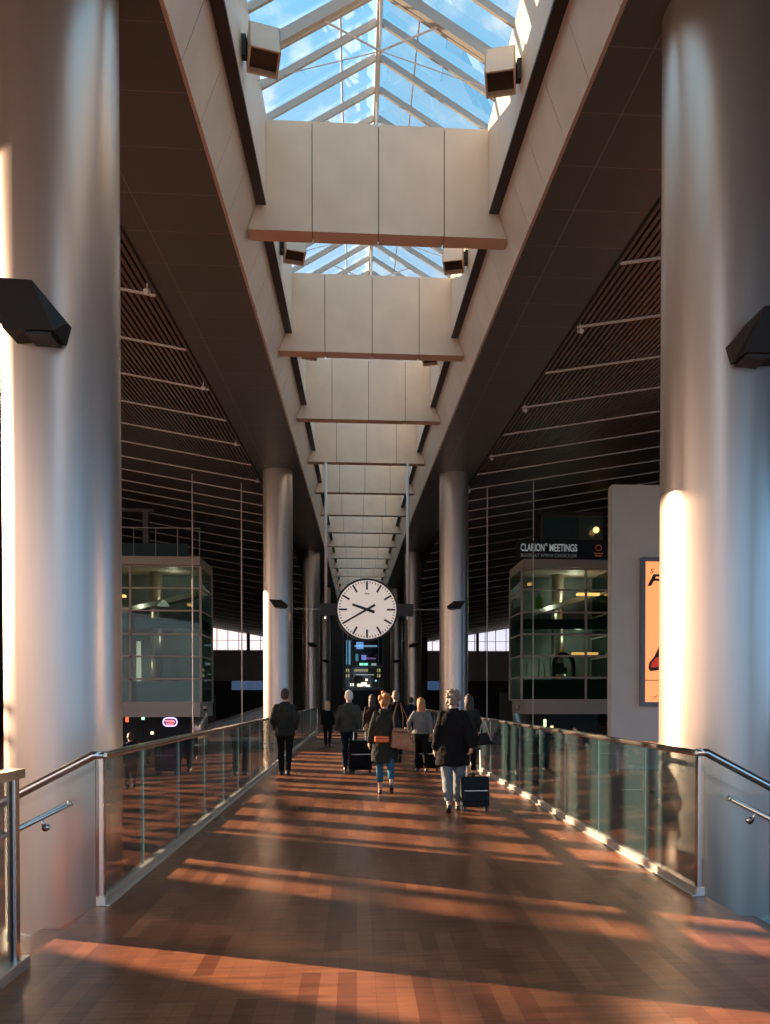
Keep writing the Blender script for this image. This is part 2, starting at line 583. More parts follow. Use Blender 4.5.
# --- skylight: ridge, rafters, glazing, tie rods
sk = thing('skylight_roof', None, None)
del_keys = [k for k in sk.keys()]
sk['kind'] = 'structure'
RZ = 4.25; SZ = 2.78
ys_sky = [Y for Y in YS if Y >= -6 and Y <= 112]
mb = MB()
for a, b in zip(ys_sky[:-1], ys_sky[1:]):
    mb.bar((CX, a, zs(a) + RZ), (CX, b, zs(b) + RZ), 0.11, 0.20)
    for s in (-1, 1):
        mb.bar((CX + s * 2.38, a, zs(a) + SZ), (CX + s * 2.38, b, zs(b) + SZ), 0.16, 0.14)
        mb.bar((CX + s * 0.75, a, zs(a) + RZ - .36), (CX + s * 0.75, b, zs(b) + RZ - .36), 0.03, 0.03)
mb.build('ridge_beam', M_WHITE, sk)
mb = MB(); mb2 = MB()
y = -4.8; i = 0
while y < 108:
    major = (i % 7 == 0)
    w, h = (0.10, 0.20) if major else (0.055, 0.13)
    for s in (-1, 1):
        mb.bar((CX + s * 0.05, y, zs(y) + RZ - h / 2 + .03), (CX + s * 2.4, y, zs(y) + SZ - h / 2 + .08), w, h)
        if major:
            mb.bar((CX + s * 0.05, y + .16, zs(y) + RZ - .07), (CX + s * 2.4, y + .16, zs(y) + SZ), .06, .14)
    if major or i % 7 == 3:
        for s in (-1, 1):
            mid = Vector((CX + s * 1.15, y, zs(y) + (RZ + SZ) / 2 - .02))
            mb2.tube([mid, (CX, y + 0.3, zs(y) + RZ - 1.05)], 0.018, 8)
            mb2.tube([(CX, y + 0.3, zs(y) + RZ - 1.05), (CX + s * 2.3, y + 0.3, zs(y) + SZ - .25)], 0.010, 6)
        mb2.tube([(CX, y + .3, zs(y) + RZ - 1.1), (CX, y + .3, zs(y) + RZ - .05)], 0.02, 8)
        mb2.ball((CX, y + .3, zs(y) + RZ - 1.05), 0.05)
    y += 6.4 / 7; i += 1
mb.build('rafter', mat('grey_white_rafter', (.54, .48, .41), .45), sk)
mb2.build('tie_rod', M_WHITE, sk)
mb = MB()
for s in (-1, 1):
    for a, b in zip(ys_sky[:-1], ys_sky[1:]):
        mb.hexa([(CX + s * 2.45, a, zs(a) + SZ + .08), (CX, a, zs(a) + RZ + .10), (CX, b, zs(b) + RZ + .10), (CX + s * 2.45, b, zs(b) + SZ + .08),
                 (CX + s * 2.45, a, zs(a) + SZ + .10), (CX, a, zs(a) + RZ + .12), (CX, b, zs(b) + RZ + .12), (CX + s * 2.45, b, zs(b) + SZ + .10)])
mb.build('glass', M_SKYGLASS, sk)

# --- side ceilings: dark slats under a black void, with pale cross rails
def zc(X, Y):
    return zside(Y) + 0.17 * (abs(X - CX) - 5.0)
for s in (-1, 1):
    outer = 26.4 if s < 0 else 29.6
    mb = MB()
    off = 5.0
    ys2 = [Y for Y in YS if Y >= -6]
    while off < outer:
        x0 = CX + s * off; x1 = CX + s * (off + 0.085)
        prof = [(x0, 0.0), (x1, 0.0), (x1, 0.10), (x0, 0.10)]
        n = 4; vs = []; fs = []
        for Y in ys2:
            for x, dz in prof:
                vs.append((x, Y, zc(x0, Y) + dz))
        for i in range(len(ys2) - 1):
            for k in range(n):
                k2 = (k + 1) % n
                fs.append((i * n + k, i * n + k2, (i + 1) * n + k2, (i + 1) * n + k))
        mb.poly(vs, fs)
        off += 0.16
    struct('ceiling', mb, M_SLAT)
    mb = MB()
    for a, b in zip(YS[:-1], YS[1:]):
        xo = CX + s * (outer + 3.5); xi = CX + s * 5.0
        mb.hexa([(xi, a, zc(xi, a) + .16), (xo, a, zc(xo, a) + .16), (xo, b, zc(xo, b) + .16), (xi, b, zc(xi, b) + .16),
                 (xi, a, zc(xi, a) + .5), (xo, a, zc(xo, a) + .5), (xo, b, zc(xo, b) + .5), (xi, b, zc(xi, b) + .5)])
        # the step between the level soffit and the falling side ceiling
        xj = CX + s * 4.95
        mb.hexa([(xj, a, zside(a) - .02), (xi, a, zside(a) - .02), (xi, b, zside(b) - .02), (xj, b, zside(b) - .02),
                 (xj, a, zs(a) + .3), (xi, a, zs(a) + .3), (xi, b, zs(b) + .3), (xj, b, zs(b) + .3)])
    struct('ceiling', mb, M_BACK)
    mb = MB()
    Y = (18.1 - 9.6) if s < 0 else (15.9 - 6.4)
    while Y < 112:
        xi = CX + s * 5.05; xo = CX + s * outer
        seg = 14
        for q in range(seg):
            xa = xi + (xo - xi) * q / seg; xb = xi + (xo - xi) * (q + 1) / seg
            mb.bar((xa, Y, zc(xa, Y) - .035), (xb, Y, zc(xb, Y) - .035), 0.05, 0.05)
        Y += 3.2
    struct('trim_5' if s < 0 else 'trim_6', mb, M_LINE)

# --- far wall with its strip window under the ceiling
YF = YEND - 0.6
def zpix(py, Y):
    return 1.6 + (699.0 - py) / F_PX * Y
zb = zpix(651, YF)
mb = MB()
mb.box(-27, 31, YF, YF + .4, zpix(681, YF), zb)
struct('wall_far', mb, M_FARWALL)
mb = MB()
mb.box(-27, 31, YF, YF + .4, -1.4, zpix(690, YF))
for a, b in ((-27, -18.5), (-13.5, -7.5), (13.5, 23), (27, 31), (-4.5, 6)):
    mb.box(a, b, YF, YF + .4, zpix(690, YF) - .01, zpix(681, YF) + .01)
mb.box(-6.5, 8.5, YF, YF + .4, zb, 17)
struct('wall_far', mb, M_DARKWALL)
mb = MB()
x = -27.0
while x < 31:
    if abs(x - CX) > 6.5:
        mb.box(x - .04, x + .04, YF + .05, YF + .25, zb, zc(x, YF) + .2)
    x += 1.6
for zz in (zb + .05, zb + 1.5):
    mb.box(-27, 31, YF + .08, YF + .2, zz - .03, zz + .03)
mb.box(-16.2, -15.8, YF - .3, YF + .2, zb - .2, 12.5)
mb.box(18.0, 18.4, YF - .3, YF + .2, zb - .2, 13.5)
struct('window_1', mb, M_BLACK)
mb = MB(); mb.box(-27, 31, YF + .28, YF + .30, zpix(675, YF), 16)
struct('window_2', mb, glass_mat('hazy_strip_glass', (.82, .80, .78), .5))

mb = MB(); mb.box(-27, 31, YF + .28, YF + .30, zpix(692, YF), zpix(679, YF))
struct('window_3', mb, glass_mat('dark_blue_glass', (.16, .22, .30), .6))
# --- left wall: out of view, piers and mullions spaced to cast the floor's sun bands
XL = -26.0
def yf(u): return (u + 0.485 * abs(XL)) / 0.875
dark_u = [(-2.5, 3.45), (4.45, 5.30), (5.76, 5.86), (7.58, 7.68), (8.32, 8.62),
          (9.35, 9.72), (10.75, 11.3), (11.75, 11.9), (12.5, 13.0), (13.5, 13.65), (14.3, 14.9), (15.5, 15.7), (16.4, 17.0), (17.8, 18.0), (18.8, 19.3), (19.9, 27.5), (31.0, 90)]
mb = MB()
for a, b in dark_u:
    y0, y1 = max(yf(a), -10), min(yf(b), YEND)
    if y1 > y0:
        mb.box(XL - .25, XL, y0, y1, -1.4, 14.3)
mb.box(XL - .25, XL, yf(8.9), YEND, 12.7, 17.5)  # header heights chosen for where the sun stops on the columns
mb.box(XL - .25, XL, -10, yf(8.9), 14.2, 17.5)
mb.box(XL - .25, XL, -10, YEND, -1.4, -0.2)
mb.box(XL - .25, XL, yf(19.9), yf(31), -1.4, 5.0)
mb.box(XL - .2, XL - .05, yf(3), yf(20), 7.74, 7.84)  # unseen transom added to throw a shadow line along the deck
mb.bar((XL - .12, 30.6, 6.75), (XL - .12, 17.0, 7.75), 0.1, 0.10)  # unseen diagonal brace added for the slanting shadow across the deck
struct('wall_left', mb, M_DARKWALL)
XR = 30.0
mb = MB()
for y0, y1 in ((-10, -6), (2, 3), (12, 13), (22, 23), (32, YEND)):
    mb.box(XR, XR + .25, y0, y1, -1.4, 17.5)
mb.box(XR, XR + .25, -10, YEND, 10.5, 17.5)
mb.box(XR, XR + .25, -10, YEND, -1.4, 0.0)
struct('wall_right', mb, M_DARKWALL)

# ================================================================== COLUMNS
def col_proto():
    t = thing('column', '', 'column', (0, 0, 0))
    mb = MB(); mb.cyl((0, 0), 0.66, 0.0, 1.0, 72)
    o = mb.build('shaft', M_COL, t, smooth=True)
    m2 = o.modifiers.new('edge', 'EDGE_SPLIT')
    mb = MB(); mb.cyl((0, 0), 0.69, 0.0, 0.12, 48)
    mb.build('base_ring', M_ALU, t, smooth=False)
    return t
CY = [9.6 + 25.6 * k for k in range(5)]
side = {-1: 'left', 1: 'right'}
order = ['nearest', 'second', 'third', 'fourth', 'farthest']
desc = {(-1, 0): 'huge silver round column at the left edge, beside the left stair',
        (1, 0): 'huge silver round column at the right edge with sunlit orange patches',
        (-1, 1): 'silver round column behind the man with hands in his jacket, left of the clock',
        (1, 1): 'silver round column, warm and blue, rising behind the grey haired woman',
        (-1, 2): 'slim grey column just left of the hanging clock rods, third in the left row',
        (1, 2): 'slim grey column just right of the hanging clock rods, third in the right row',
        (-1, 3): 'dim column fourth from the front in the left row',
        (1, 3): 'dim column fourth from the front in the right row',
        (-1, 4): 'farthest dark column of the left row beside the lit end window',
        (1, 4): 'farthest dark column of the right row beside the lit end window'}
protoC = None
for s in (-1, 1):
    for k, Y in enumerate(CY):
        if protoC is None:
            protoC = c = col_proto()
        else:
            c = dup(protoC)
        base = -1.2 if Y < 38 else 0.0
        c.location = (CX + s * 4.0 + (.10 if (s > 0 and k == 0) else 0), Y, base)
        c['label'] = desc[(s, k)]
        c['group'] = 'silver columns in two rows'
        c['kind'] = 'thing'
        for o in COL.objects:
            if o.parent == c and o.name.startswith('shaft'):
                o.scale = (1, 1, zs(Y) - base + 0.02)

# black uplight boxes on the columns
def uplight(mirror):
    """wedge shaped black housing, local +x away from the column towards the aisle"""
    t = thing('column_uplight', '', 'lamp')
    mb = MB()
    w = 0.33
    # open top box: trapezoid in elevation seen from the camera, wider at the top
    mb.hexa([(-w * .62, -.16, -.25), (w * .98, -.16, -.25), (w * .98, .20, -.25), (-w * .62, .20, -.25),
             (-w * 1.25, -.22, .27), (w * .38, -.22, .25), (w * .38, .22, .25), (-w * 1.25, .22, .27)])
    mb.hexa([(w * .98, -.16, -.25), (w * 1.02, .10, -.26), (w * 1.02, .20, -.25), (w * .98, .20, -.25),
             (w * .38, -.22, .25), (w * 1.18, .08, -.06), (w * 1.18, .20, -.05), (w * .38, .22, .25)])
    if mirror:
        mb.v = [(-x, y, z) for x, y, z in mb.v]
        mb.f = [f[::-1] for f in mb.f]
    mb.build('housing', M_BLACKG, t)
    mb = MB()
    sx = -1 if mirror else 1
    mb.box(min(sx * w * .05, sx * w * .85), max(sx * w * .05, sx * w * .85), -.12, .34, -.29, -.22)
    mb.build('bracket', M_BLACK, t)
    return t
upP = {-1: uplight(False), 1: uplight(True)}
for s in (-1, 1):
    for k, Y in enumerate(CY[:4]):
        u = upP[s] if k == 0 else dup(upP[s])
        if k == 0:
            X, Z = at(32 if s < 0 else 762, 314 if s < 0 else 338, Y - .8)
            u.location = (X, Y - .82 , Z)
            u.rotation_euler = (0, 0, 0)
        else:
            u.location = (CX + s * 4.0 + (.13 if s < 0 else -.02), Y - .88, 1.6 + 4.2)
            u.scale = (1, 1, .62)
        u['label'] = {(-1, 0): 'large black wedge lamp on the huge left column',
                      (1, 0): 'large black wedge lamp cut by the right edge, on the huge right column',
                      (-1, 1): 'small black lamp box on the column above the man at the left rail',
                      (1, 1): 'small black lamp box on the column above the grey haired woman',
                      (-1, 2): 'tiny black lamp box on the third column of the left row',
                      (1, 2): 'tiny black lamp box on the third column of the right row',
                      (-1, 3): 'farthest tiny black lamp box of the left column row',
                      (1, 3): 'farthest tiny black lamp box of the right column row'}[(s, k)]
        u['group'] = 'black lamps on the columns'

# ================================================================== BALUSTRADES
def balustrade(x, s, label):
    t = thing('glass_balustrade', label, 'railing', (x, 6.1, 0))
    L = 33.0
    joints = [0.0, 1.15]
    while joints[-1] + 1.44 < L:
        joints.append(joints[-1] + 1.44)
    joints.append(L)
    for a, b in zip(joints[:-1], joints[1:]):
        mb = MB()
        mb.box(-.004, .004, a + .004, b - .004, .03, 1.14)
        mb.mi = [1, 1, 1, 1, 0, 0]
        mb.build('glass_panel', [M_GLASS, M_EDGE], t)
    mb = MB()
    mb.box(-.045, .045, -.03, L + .05, 1.135, 1.19)
    mb.build('handrail', M_STEEL, t, bevel=.018)
    for yy in (0.0, L):
        mb = MB(); mb.box(-.017, .017, yy - .03, yy + .03, 0, 1.14)
        mb.build('post', M_STEEL, t, bevel=.006)
    mb = MB()
    mb.box(-.035, .035, -.05, L, 0, .07)
    mb.box(min(-s * .035, -s * .07), max(-s * .035, -s * .07), -.05, L, 0.0, .015)
    mb.build('base_shoe', M_ALU, t, bevel=.004)
    return t
balustrade(EL, -1, 'long glass balustrade with steel handrail along the left side of the walkway')
balustrade(ER, 1, 'long glass balustrade with steel handrail along the right side of the walkway')

def stair_rail(x, s, label):
    t = thing('stair_balustrade', label, 'railing', (x, 6.1, 0))
    D = 2.6; sl = 0.50
    mb = MB()
    x1 = s * D
    z = lambda xx: -abs(xx) * sl
    g = s * .05
    mb.hexa([(g, -.009, -.02), (x1, -.009, z(x1) - .02), (x1, .009, z(x1) - .02), (g, .009, -.02),
             (g, -.009, 1.14), (x1, -.009, z(x1) + 1.14), (x1, .009, z(x1) + 1.14), (g, .009, 1.14)])
    mb.build('glass_panel', M_FLANK, t)
    mb = MB()
    mb.tube([(-s * .02, 0, 1.165), (s * .06, 0, 1.165), (x1, 0, z(x1) + 1.13)], .034, 12)
    mb.build('top_rail', M_STEEL, t, smooth=True)
    mb = MB()
    mb.tube([(s * .22, -.09, 0.80), (x1, -.09, z(x1 - s * .22) + .80)], .022, 12)
    hr = mb.build('handrail', M_STEEL, t, smooth=True)
    mb = MB()
    mb.tube([(s * .22, -.09, 0.80), (s * .205, -.09, .807)], .026, 12)
    mb.build('end_cap', M_ALU, hr, smooth=True)
    for q in (.42, 1.6):
        mb = MB()
        zz = .80 - (q - .22) * sl
        mb.tube([(s * q, -.09, zz - .02), (s * q, -.075, zz - .08), (s * q, -.01, zz - .09)], .010, 8)
        mb.tube([(s * q, -.03, zz - .09), (s * q, -.008, zz - .09)], .03, 12)
        mb.build('bracket', M_STEEL, hr, smooth=True)
    # steps going down beside the deck
    mb = MB()
    n = 7
    for i in range(n):
        xa, xb = s * (0.10 + i * .36), s * (0.10 + (i + 1) * .36)
        mb.box(min(xa, xb), max(xa, xb), -1.48, -.03, -1.2, -.17 * (i + 1))
    mb.build('stair_flight', M_FLOOR, t)
    return t
stair_rail(EL, -1, 'glass stair railing descending left in front of the huge left column')
stair_rail(ER, 1, 'glass stair railing descending right in front of the huge right column')

def stub(x, s, Y, label):
    t = thing('end_balustrade', label, 'railing', (x, Y, 0))
    mb = MB(); mb.box(-.009, .009, -3.2, -.03, .03, 1.14); mb.mi = [1, 1, 1, 1, 0, 0]
    mb.build('glass_panel', [M_GLASS, M_EDGE], t)
    mb = MB(); mb.box(-.025, .025, -.03, .03, 0, 1.14); mb.build('post', M_STEEL, t, bevel=.006)
    mb = MB(); mb.box(-.045, .045, -3.2, .06, 1.135, 1.19)
    mb.tube([(0, .03, 1.163), (s * .05, .03, 1.163), (s * 1.2, .03, .60)], .03, 12)
    mb.build('handrail', M_STEEL, t)
    mb = MB(); mb.box(-.05, .05, -3.2, .10, 0, .07); mb.build('base_shoe', M_ALU, t, bevel=.004)
    return t
stub(EL - .03, -1, 4.62, 'short end of a glass railing with steel cap at the lower left edge')
stub(ER, 1, 4.62, 'sliver of a railing post at the right edge of the picture')

# ================================================================== CLOCK
YC = 35.25
cxk, czk = at(367, 610, YC)
ck = thing('station_clock', 'large round white hanging clock with black hands at the middle of the hall', 'clock', (cxk, YC, czk))
RC = 1.33
mb = MB()
mb.tube([(0, -.16, 0), (0, .16, 0)], RC * 1.07, 72)
mb.build('case', M_BLACK, ck, smooth=False)
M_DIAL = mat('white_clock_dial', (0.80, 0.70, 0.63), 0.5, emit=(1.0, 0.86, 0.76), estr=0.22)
M_INK = mat('black_clock_ink', (0.01, 0.01, 0.01), 0.5)
mb = MB(); mb.tube([(0, -.163, 0), (0, -.172, 0)], RC, 72)
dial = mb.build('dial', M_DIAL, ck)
mb = MB(); mb2 = MB()
for k in range(60):
    a = 2 * PI * k / 60
    d = Vector((math.sin(a), 0, math.cos(a)))
    y = Vector((0, -.180, 0))
    mb = MB()
    if k % 5 == 0:
        mb.bar(y + d * RC * .68, y + d * RC * .965, .085 * RC / 1.33, .012, up=(0, 1, 0))
        mb.build('hour_mark', M_INK, dial)
    else:
        mb.bar(y + d * RC * .90, y + d * RC * .965, .036, .012, up=(0, 1, 0))
        mb.build('minute_mark', M_INK, dial)
def hand(angle, l0, l1, w0, w1, y, name):
    a = R(angle)
    d = Vector((math.sin(a), 0, math.cos(a))); n = Vector((d.z, 0, -d.x))
    mb = MB(); p0 = -d * l0; p1 = d * l1
    o = Vector((0, y, 0)); q = Vector((0, .012, 0))
    mb.hexa([p0 - n * w0 + o, p0 + n * w0 + o, p1 + n * w1 + o, p1 - n * w1 + o, p0 - n * w0 + o + q, p0 + n * w0 + o + q, p1 + n * w1 + o + q, p1 - n * w1 + o + q])
    mb.build(name, M_INK, ck)
hand(289, RC * .27, RC * .53, .07, .05, -.215, 'hour_hand')
hand(240, RC * .32, RC * .90, .055, .032, -.235, 'minute_hand')
mb = MB(); mb.tube([(0, -.19, 0), (0, -.25, 0)], .06, 16); mb.build('hub', M_INK, ck)
mb = MB()
mb.tube([(0.0 + .11 * math.cos(t * PI / 8), -.176, .72 + .035 * math.sin(t * PI / 8)) for t in range(17)], .006, 6)
mb.bar((-.12, -.176, .72), (.12, -.176, .72), .02, .006, up=(0, 1, 0))
mb.build('maker_emblem', mat('grey_emblem', (.3, .28, .27), .5), dial)
for s in (-1, 1):
    mb = MB(); xr = s * 1.86
    mb.box(min(s * 1.35, s * 2.12), max(s * 1.35, s * 2.12), -.15, .15, -.27, .27)
    mb.build('side_bracket', M_BLACK, ck)
    mb = MB(); mb.tube([(xr, 0, .27), (xr, 0, zs(YC) + .47 - czk)], .065, 12)
    mb.build('hanger_rod', M_WHITE, ck, smooth=True)
    mb = MB(); mb.tube([(xr, 0, -.27), (xr, 0, -.42)], .05, 10); mb.build('rod_end', M_ALU, ck)
for s in (-1, 1):
    mb = MB(); mb.tube([(s * 2.1, 0, .03), (s * 3.4, 0, .03)], .012, 6)
    mb.build('stay_wire', M_ALU, ck)

# ================================================================== FLOODLIGHTS IN THE WELL
def floodlight():
    t = thing('floodlight', '', 'lamp')
    # local: mounted on a wall at x=0, body towards +x, mouth facing down and to the camera
    mb = MB()
    a, b, w, h = 0.06, 0.56, 0.24, 0.24
    # hollow box: four sides and a back, open towards -y/-z
    Mt = Matrix.Translation((.30, 0, 0)) @ Matrix.Rotation(R(14), 4, 'Z') @ Matrix.Translation((-.27, 0, 0)) @ Matrix.Rotation(R(76), 4, 'X')
    def bx(*q): mb.box(*q, M=Mt)
    bx(a, b, .22, .25, -.2, .24)
    bx(a, a + .03, -.25, .24, -.2, .24)
    bx(b - .03, b, -.25, .24, -.2, .24)
    bx(a, b, -.25, .24, .21, .24)
    bx(a, b, -.25, .24, -.2, -.17)
    mb.build('housing', M_PANEL, t, bevel=.006)
    mb = MB(); mb.box(a + .03, b - .03, -.14, -.12, -.17, .21, M=Mt)
    mb.build('glass', mat('dark_lamp_glass', (0.05, 0.045, 0.035), 0.2, spec=.8), t)
    mb = MB(); mb.box(a + .05, b - .05, .08, .2, -.08, .1, M=Mt)
    mb.build('reflector', M_BLACK, t)
    mb = MB(); mb.box(-.01, .07, -.06, .06, -.12, .22); mb.build('bracket', M_BLACK, t)
    return t
flp = floodlight()
lbl = {(-1, 0): 'cream box floodlight on the left well wall, nearest of the left ones', (1, 0): 'cream box floodlight on the right well wall, nearest of the right ones',
       (-1, 1): 'cream box floodlight on the left well wall behind the first cross beam', (1, 1): 'cream box floodlight on the right well wall behind the first cross beam',
       (-1, 2): 'small box floodlight peeping below the second cross beam on the left', (1, 2): 'small box floodlight peeping below the second cross beam on the right'}
first = True
for k in range(3):
    for s in (-1, 1):
        Y = 12.7 + 6.2 * k + (0.2 if s > 0 else 0)
        o = flp if first else dup(flp)
        first = False
        o.location = (CX + s * 2.295, Y, zs(Y) + 1.55)
        o.rotation_euler = (0, 0, 0)
        o.scale = (-s, 1, 1)
        o['label'] = lbl[(s, k)]; o['group'] = 'floodlights in the skylight well'

# small spot lamps where the slats meet the soffit
sp = thing('ceiling_spotlight', '', 'lamp')
mb = MB(); mb.tube([(0, 0, 0), (0, 0, -.16)], .015, 8); mb.build('stem', M_WHITE, sp)
mb = MB(); mb.tube([(0, .10, -.12), (0, -.12, -.24)], .06, 14); mb.build('head', M_WHITE, sp)
first = True
for s, Y0 in ((-1, 17.5), (1, 18.9)):
    for k in range(5):
        Y = Y0 + 6.3 * k
        o = sp if first else dup(sp)
        first = False
        o.location = (CX + s * 5.08, Y, zs(Y) - .02)
        o['label'] = 'tiny white spotlight at the edge of the %s slatted ceiling, %s from the front' % (side[s], ['first', 'second', 'third', 'fourth', 'fifth'][k])
        o['group'] = 'spotlights along the slatted ceiling edges'

# ================================================================== HANGING CABLES
cab = None
for px, nm in ((193, 'thin pale cable hanging in front of the left glazed room'), (242, 'thin pale cable hanging between the left glazed room and the column'),
               (487, 'thin pale cable hanging right of the column behind the grey haired woman'), (533, 'thin pale cable hanging in front of the right glazed room')):
    X, _ = at(px, 600, 38.6)
    c = thing('hanging_cable', nm, 'cable', (X, 38.6, -1.2), group='cables hanging from the slatted ceiling')
    zt = zc(X, 38.6)
    mb = MB(); mb.tube([(0, 0, 0.0), (0, 0, zt + 1.2)], .028, 8); mb.build('cable', M_LINE, c)
    mb = MB(); mb.tube([(0, 0, 0), (0, 0, .12)], .05, 8); mb.build('anchor', M_ALU, c)

# ================================================================== GLAZED ROOMS
YB = 46.0
def glazed_room(xa, xb, rows, vert, label, warm_spots, open_side):
    X0, _ = at(xa, 600, YB); X1, _ = at(xb, 600, YB)
    zr = [at((xa + xb) / 2, r, YB)[1] for r in rows]
    t = thing('glazed_room', label, 'room', ((X0 + X1) / 2, YB, zr[-1]))
    ox = (X0 + X1) / 2; oz = zr[-1]
    xs = [at(v, 600, YB)[0] - ox for v in vert]
    zz = [z - oz for z in zr]
    hw = (X1 - X0) / 2; DP = 3.6
    # frame
    mb = MB()
    for x in xs:
        mb.box(x - .06, x + .06, -.08, .06, 0, zz[0])
    for z in zz:
        mb.box(-hw, hw, -.08, .06, z - .05, z + .05)
    for yy in (DP,):
        for sx in (-1, 1):
            mb.box(sx * hw - .05, sx * hw + .05, yy - .05, yy + .05, 0, zz[0])
    for z in zz:
        for sx in (-1, 1):
            mb.box(sx * hw - .05, sx * hw + .05, 0, DP, z - .04, z + .04)
    mb.build('window_frame', M_FASCIA, t)
    # panes: one part per row
    xs2 = sorted(set([-hw] + xs + [hw]))
    for i in range(len(zz) - 1):
        mb = MB()
        z1, z0 = zz[i], zz[i + 1]
        spand = i in (2, 5)
        mb.box(-hw + .05, hw - .05, -.01, .01, z0 + .05, z1 - .05)
        for sx in (-1, 1):
            mb.box(sx * hw - .01, sx * hw + .01, .06, DP, z0 + .05, z1 - .05)
        mb.build('window_pane', M_ROOMGLASS, t)
    # roof and floor fascias
    mb = MB()
    mb.box(-hw - .02, hw - (-.05), -.45, DP, zz[0] + .02, zz[0] + .50)
    mb.build('roof_fascia', M_FASCIA, t, bevel=.01)
    mb = MB()
    mb.box(-hw + .15, hw + .02, -.35, DP, -.85, -.04)
    mb.build('floor_fascia', M_FASCIA, t, bevel=.01)
    # interior slabs and back wall
    mb = MB()
    for i in (3,):
        mb.box(-hw + .1, hw - .1, .25, DP, zz[i] + .35, zz[i] + .95)
    mb.build('floor_slab', M_SPANDREL, t)
    mb = MB()
    mb.box(-hw + .1, hw - .1, .35, .42, .05, 1.25)
    mb.build('dark_screen', M_SPANDREL, t)
    mb = MB()
    mb.box(-hw, hw, DP, DP + .2, 0, zz[0])
    mb.build('back_wall', mat('teal_grey_inner_wall', (.22, .26, .25), .6, noise=.3, nscale=.9), t)
    for lx_, lz_ in ((-hw * .4, 1.6), (hw * .5, 3.9), (-hw * .2, 5.9), (hw * .4, 7.4)):  # fill points added to brighten the interior, separate from the ceiling lamps
        ld = bpy.data.lights.new('room_fill', 'POINT'); ld.energy = 13 if xa < 300 else 24; ld.color = (1.0, .86, .68); ld.shadow_soft_size = .25
        lo_ = bpy.data.objects.new('room_fill', ld); COL.objects.link(lo_); lo_.location = (lx_, 1.9, lz_); lo_.parent = t
    # round pillar inside
    mb = MB(); mb.cyl((hw * .05, 2.4), .38, 0.0, zz[0], 24); mb.build('inner_pillar', M_COL, t, smooth=True)
    # sloping soffit of an inner stair
    mb = MB()
    mb.hexa([(-hw * .6, 2, zz[2]), (hw * .8, 2, zz[1] - .2), (hw * .8, 3, zz[1] - .2), (-hw * .6, 3, zz[2]),
             (-hw * .6, 2, zz[2] + .3), (hw * .8, 2, zz[1] + .1), (hw * .8, 3, zz[1] + .1), (-hw * .6, 3, zz[2] + .3)])
    mb.build('inner_stair', M_FARWALL, t)
    # ceiling lamps
    for (lx, lz, w, e) in warm_spots:
        mb = MB(); mb.box(lx - w, lx + w, 1.2, 1.6, lz - .07, lz + .07)
        mb.build('ceiling_lamp', mat('warm_lamp_%d' % int(e * 10), (1, .5, .2), .5, emit=(1.0, .42, .12), estr=e), t)
    return t, ox, oz, hw, zz
tl, lox, loz, lhw, lzz = glazed_room(85, 201, (566, 588, 610.5, 634, 656.5, 679, 702.5), (85, 131, 201), 'tall glazed room with pale frames at left between the huge column and the cable',
                [(-1.9, 6.4, .5, 1.6), (-2.3, 5.4, .6, .8), (2.4, 5.9, .1, .5)], 1)
tr_, rox, roz, rhw, rzz = glazed_room(521.5, 609, (569, 590, 612.5, 634.5, 656, 677.5, 700), (521.5, 585.6, 608.5), 'tall glazed room with pale frames at right under the black sign',
                [(1.8, 6.6, .7, 1.6), (1.6, 2.9, .8, .9), (-1.9, 7.2, .1, .6)], -1)
# pillars under the rooms
for xx, lab in ((at(199, 700, YB + 1.5)[0], 'short round pillar under the left glazed room'), (at(521, 700, YB + 1.5)[0], 'short round pillar under the right glazed room')):
    t = thing('short_pillar', lab, 'pillar', (xx, YB + 1.5, -1.2), group='pillars under the glazed rooms')
    mb = MB(); mb.cyl((0, 0), .52, 0, 1.2 + roz - .8, 32); mb.build('shaft', M_COL, t, smooth=True)
    mb = MB(); mb.cyl((0, 0), .6, 0, .1, 32); mb.build('base_ring', M_ALU, t)
# things in and on the rooms
def figure_chair(X, Y, Z, col, lab, grp=None):
    t = thing('armchair', lab, 'chair', (X, Y, Z), group=grp)
    m = mat('fabric_%02x%02x%02x' % tuple(int(255 * c) for c in col), col, .8)
    mb = MB(); mb.box(-.35, .35, -.3, .3, .28, .48); mb.build('seat', m, t, bevel=.05)
    mb = MB(); mb.box(-.35, .35, .2, .36, .45, 1.0); mb.build('backrest', m, t, bevel=.05)
    for sx in (-1, 1):
        mb = MB(); mb.box(sx * .35 - .06, sx * .35 + .06, -.3, .3, .28, .66); mb.build('armrest', m, t, bevel=.03)
        for syy in (-1, 1):
            mb = MB(); mb.tube([(sx * .3, syy * .25, 0), (sx * .3, syy * .25, .3)], .02, 8); mb.build('leg', M_STEEL, t)
    return t
figure_chair(rox + .0, YB + 1.4, roz + 2.85 - 1.5, (.05, .07, .08), 'dark armchair behind the lower panes of the right glazed room')
figure_chair(lox + 1.7, YB + 2.3, loz + .1, (.5, .45, .38), 'pale armchair behind the lower panes of the left glazed room')
# figure in a yellow green jacket, stood in for by a vest on a stand
t = thing('jacket_figure', 'figure in a yellow green jacket, modelled as a vest on a stand, inside the right glazed room', 'coat stand', (rox - 1.35, YB + 1.2, rzz[3] + roz + .97))
mb = MB(); mb.tube([(0, 0, 0), (0, 0, 1.7)], .025, 8); mb.build('pole', M_BLACK, t)
mb = MB(); mb.cyl((0, 0), .22, 0, .03, 20); mb.build('base', M_BLACK, t)
mb = MB(); mb.loft([((0, 0, .75), .24, .13), ((0, 0, 1.1), .22, .12), ((0, 0, 1.4), .25, .12), ((0, 0, 1.5), .1, .08)]); mb.build('vest', mat('yellow_green_vest', (.35, .55, .08), .7), t, smooth=True)
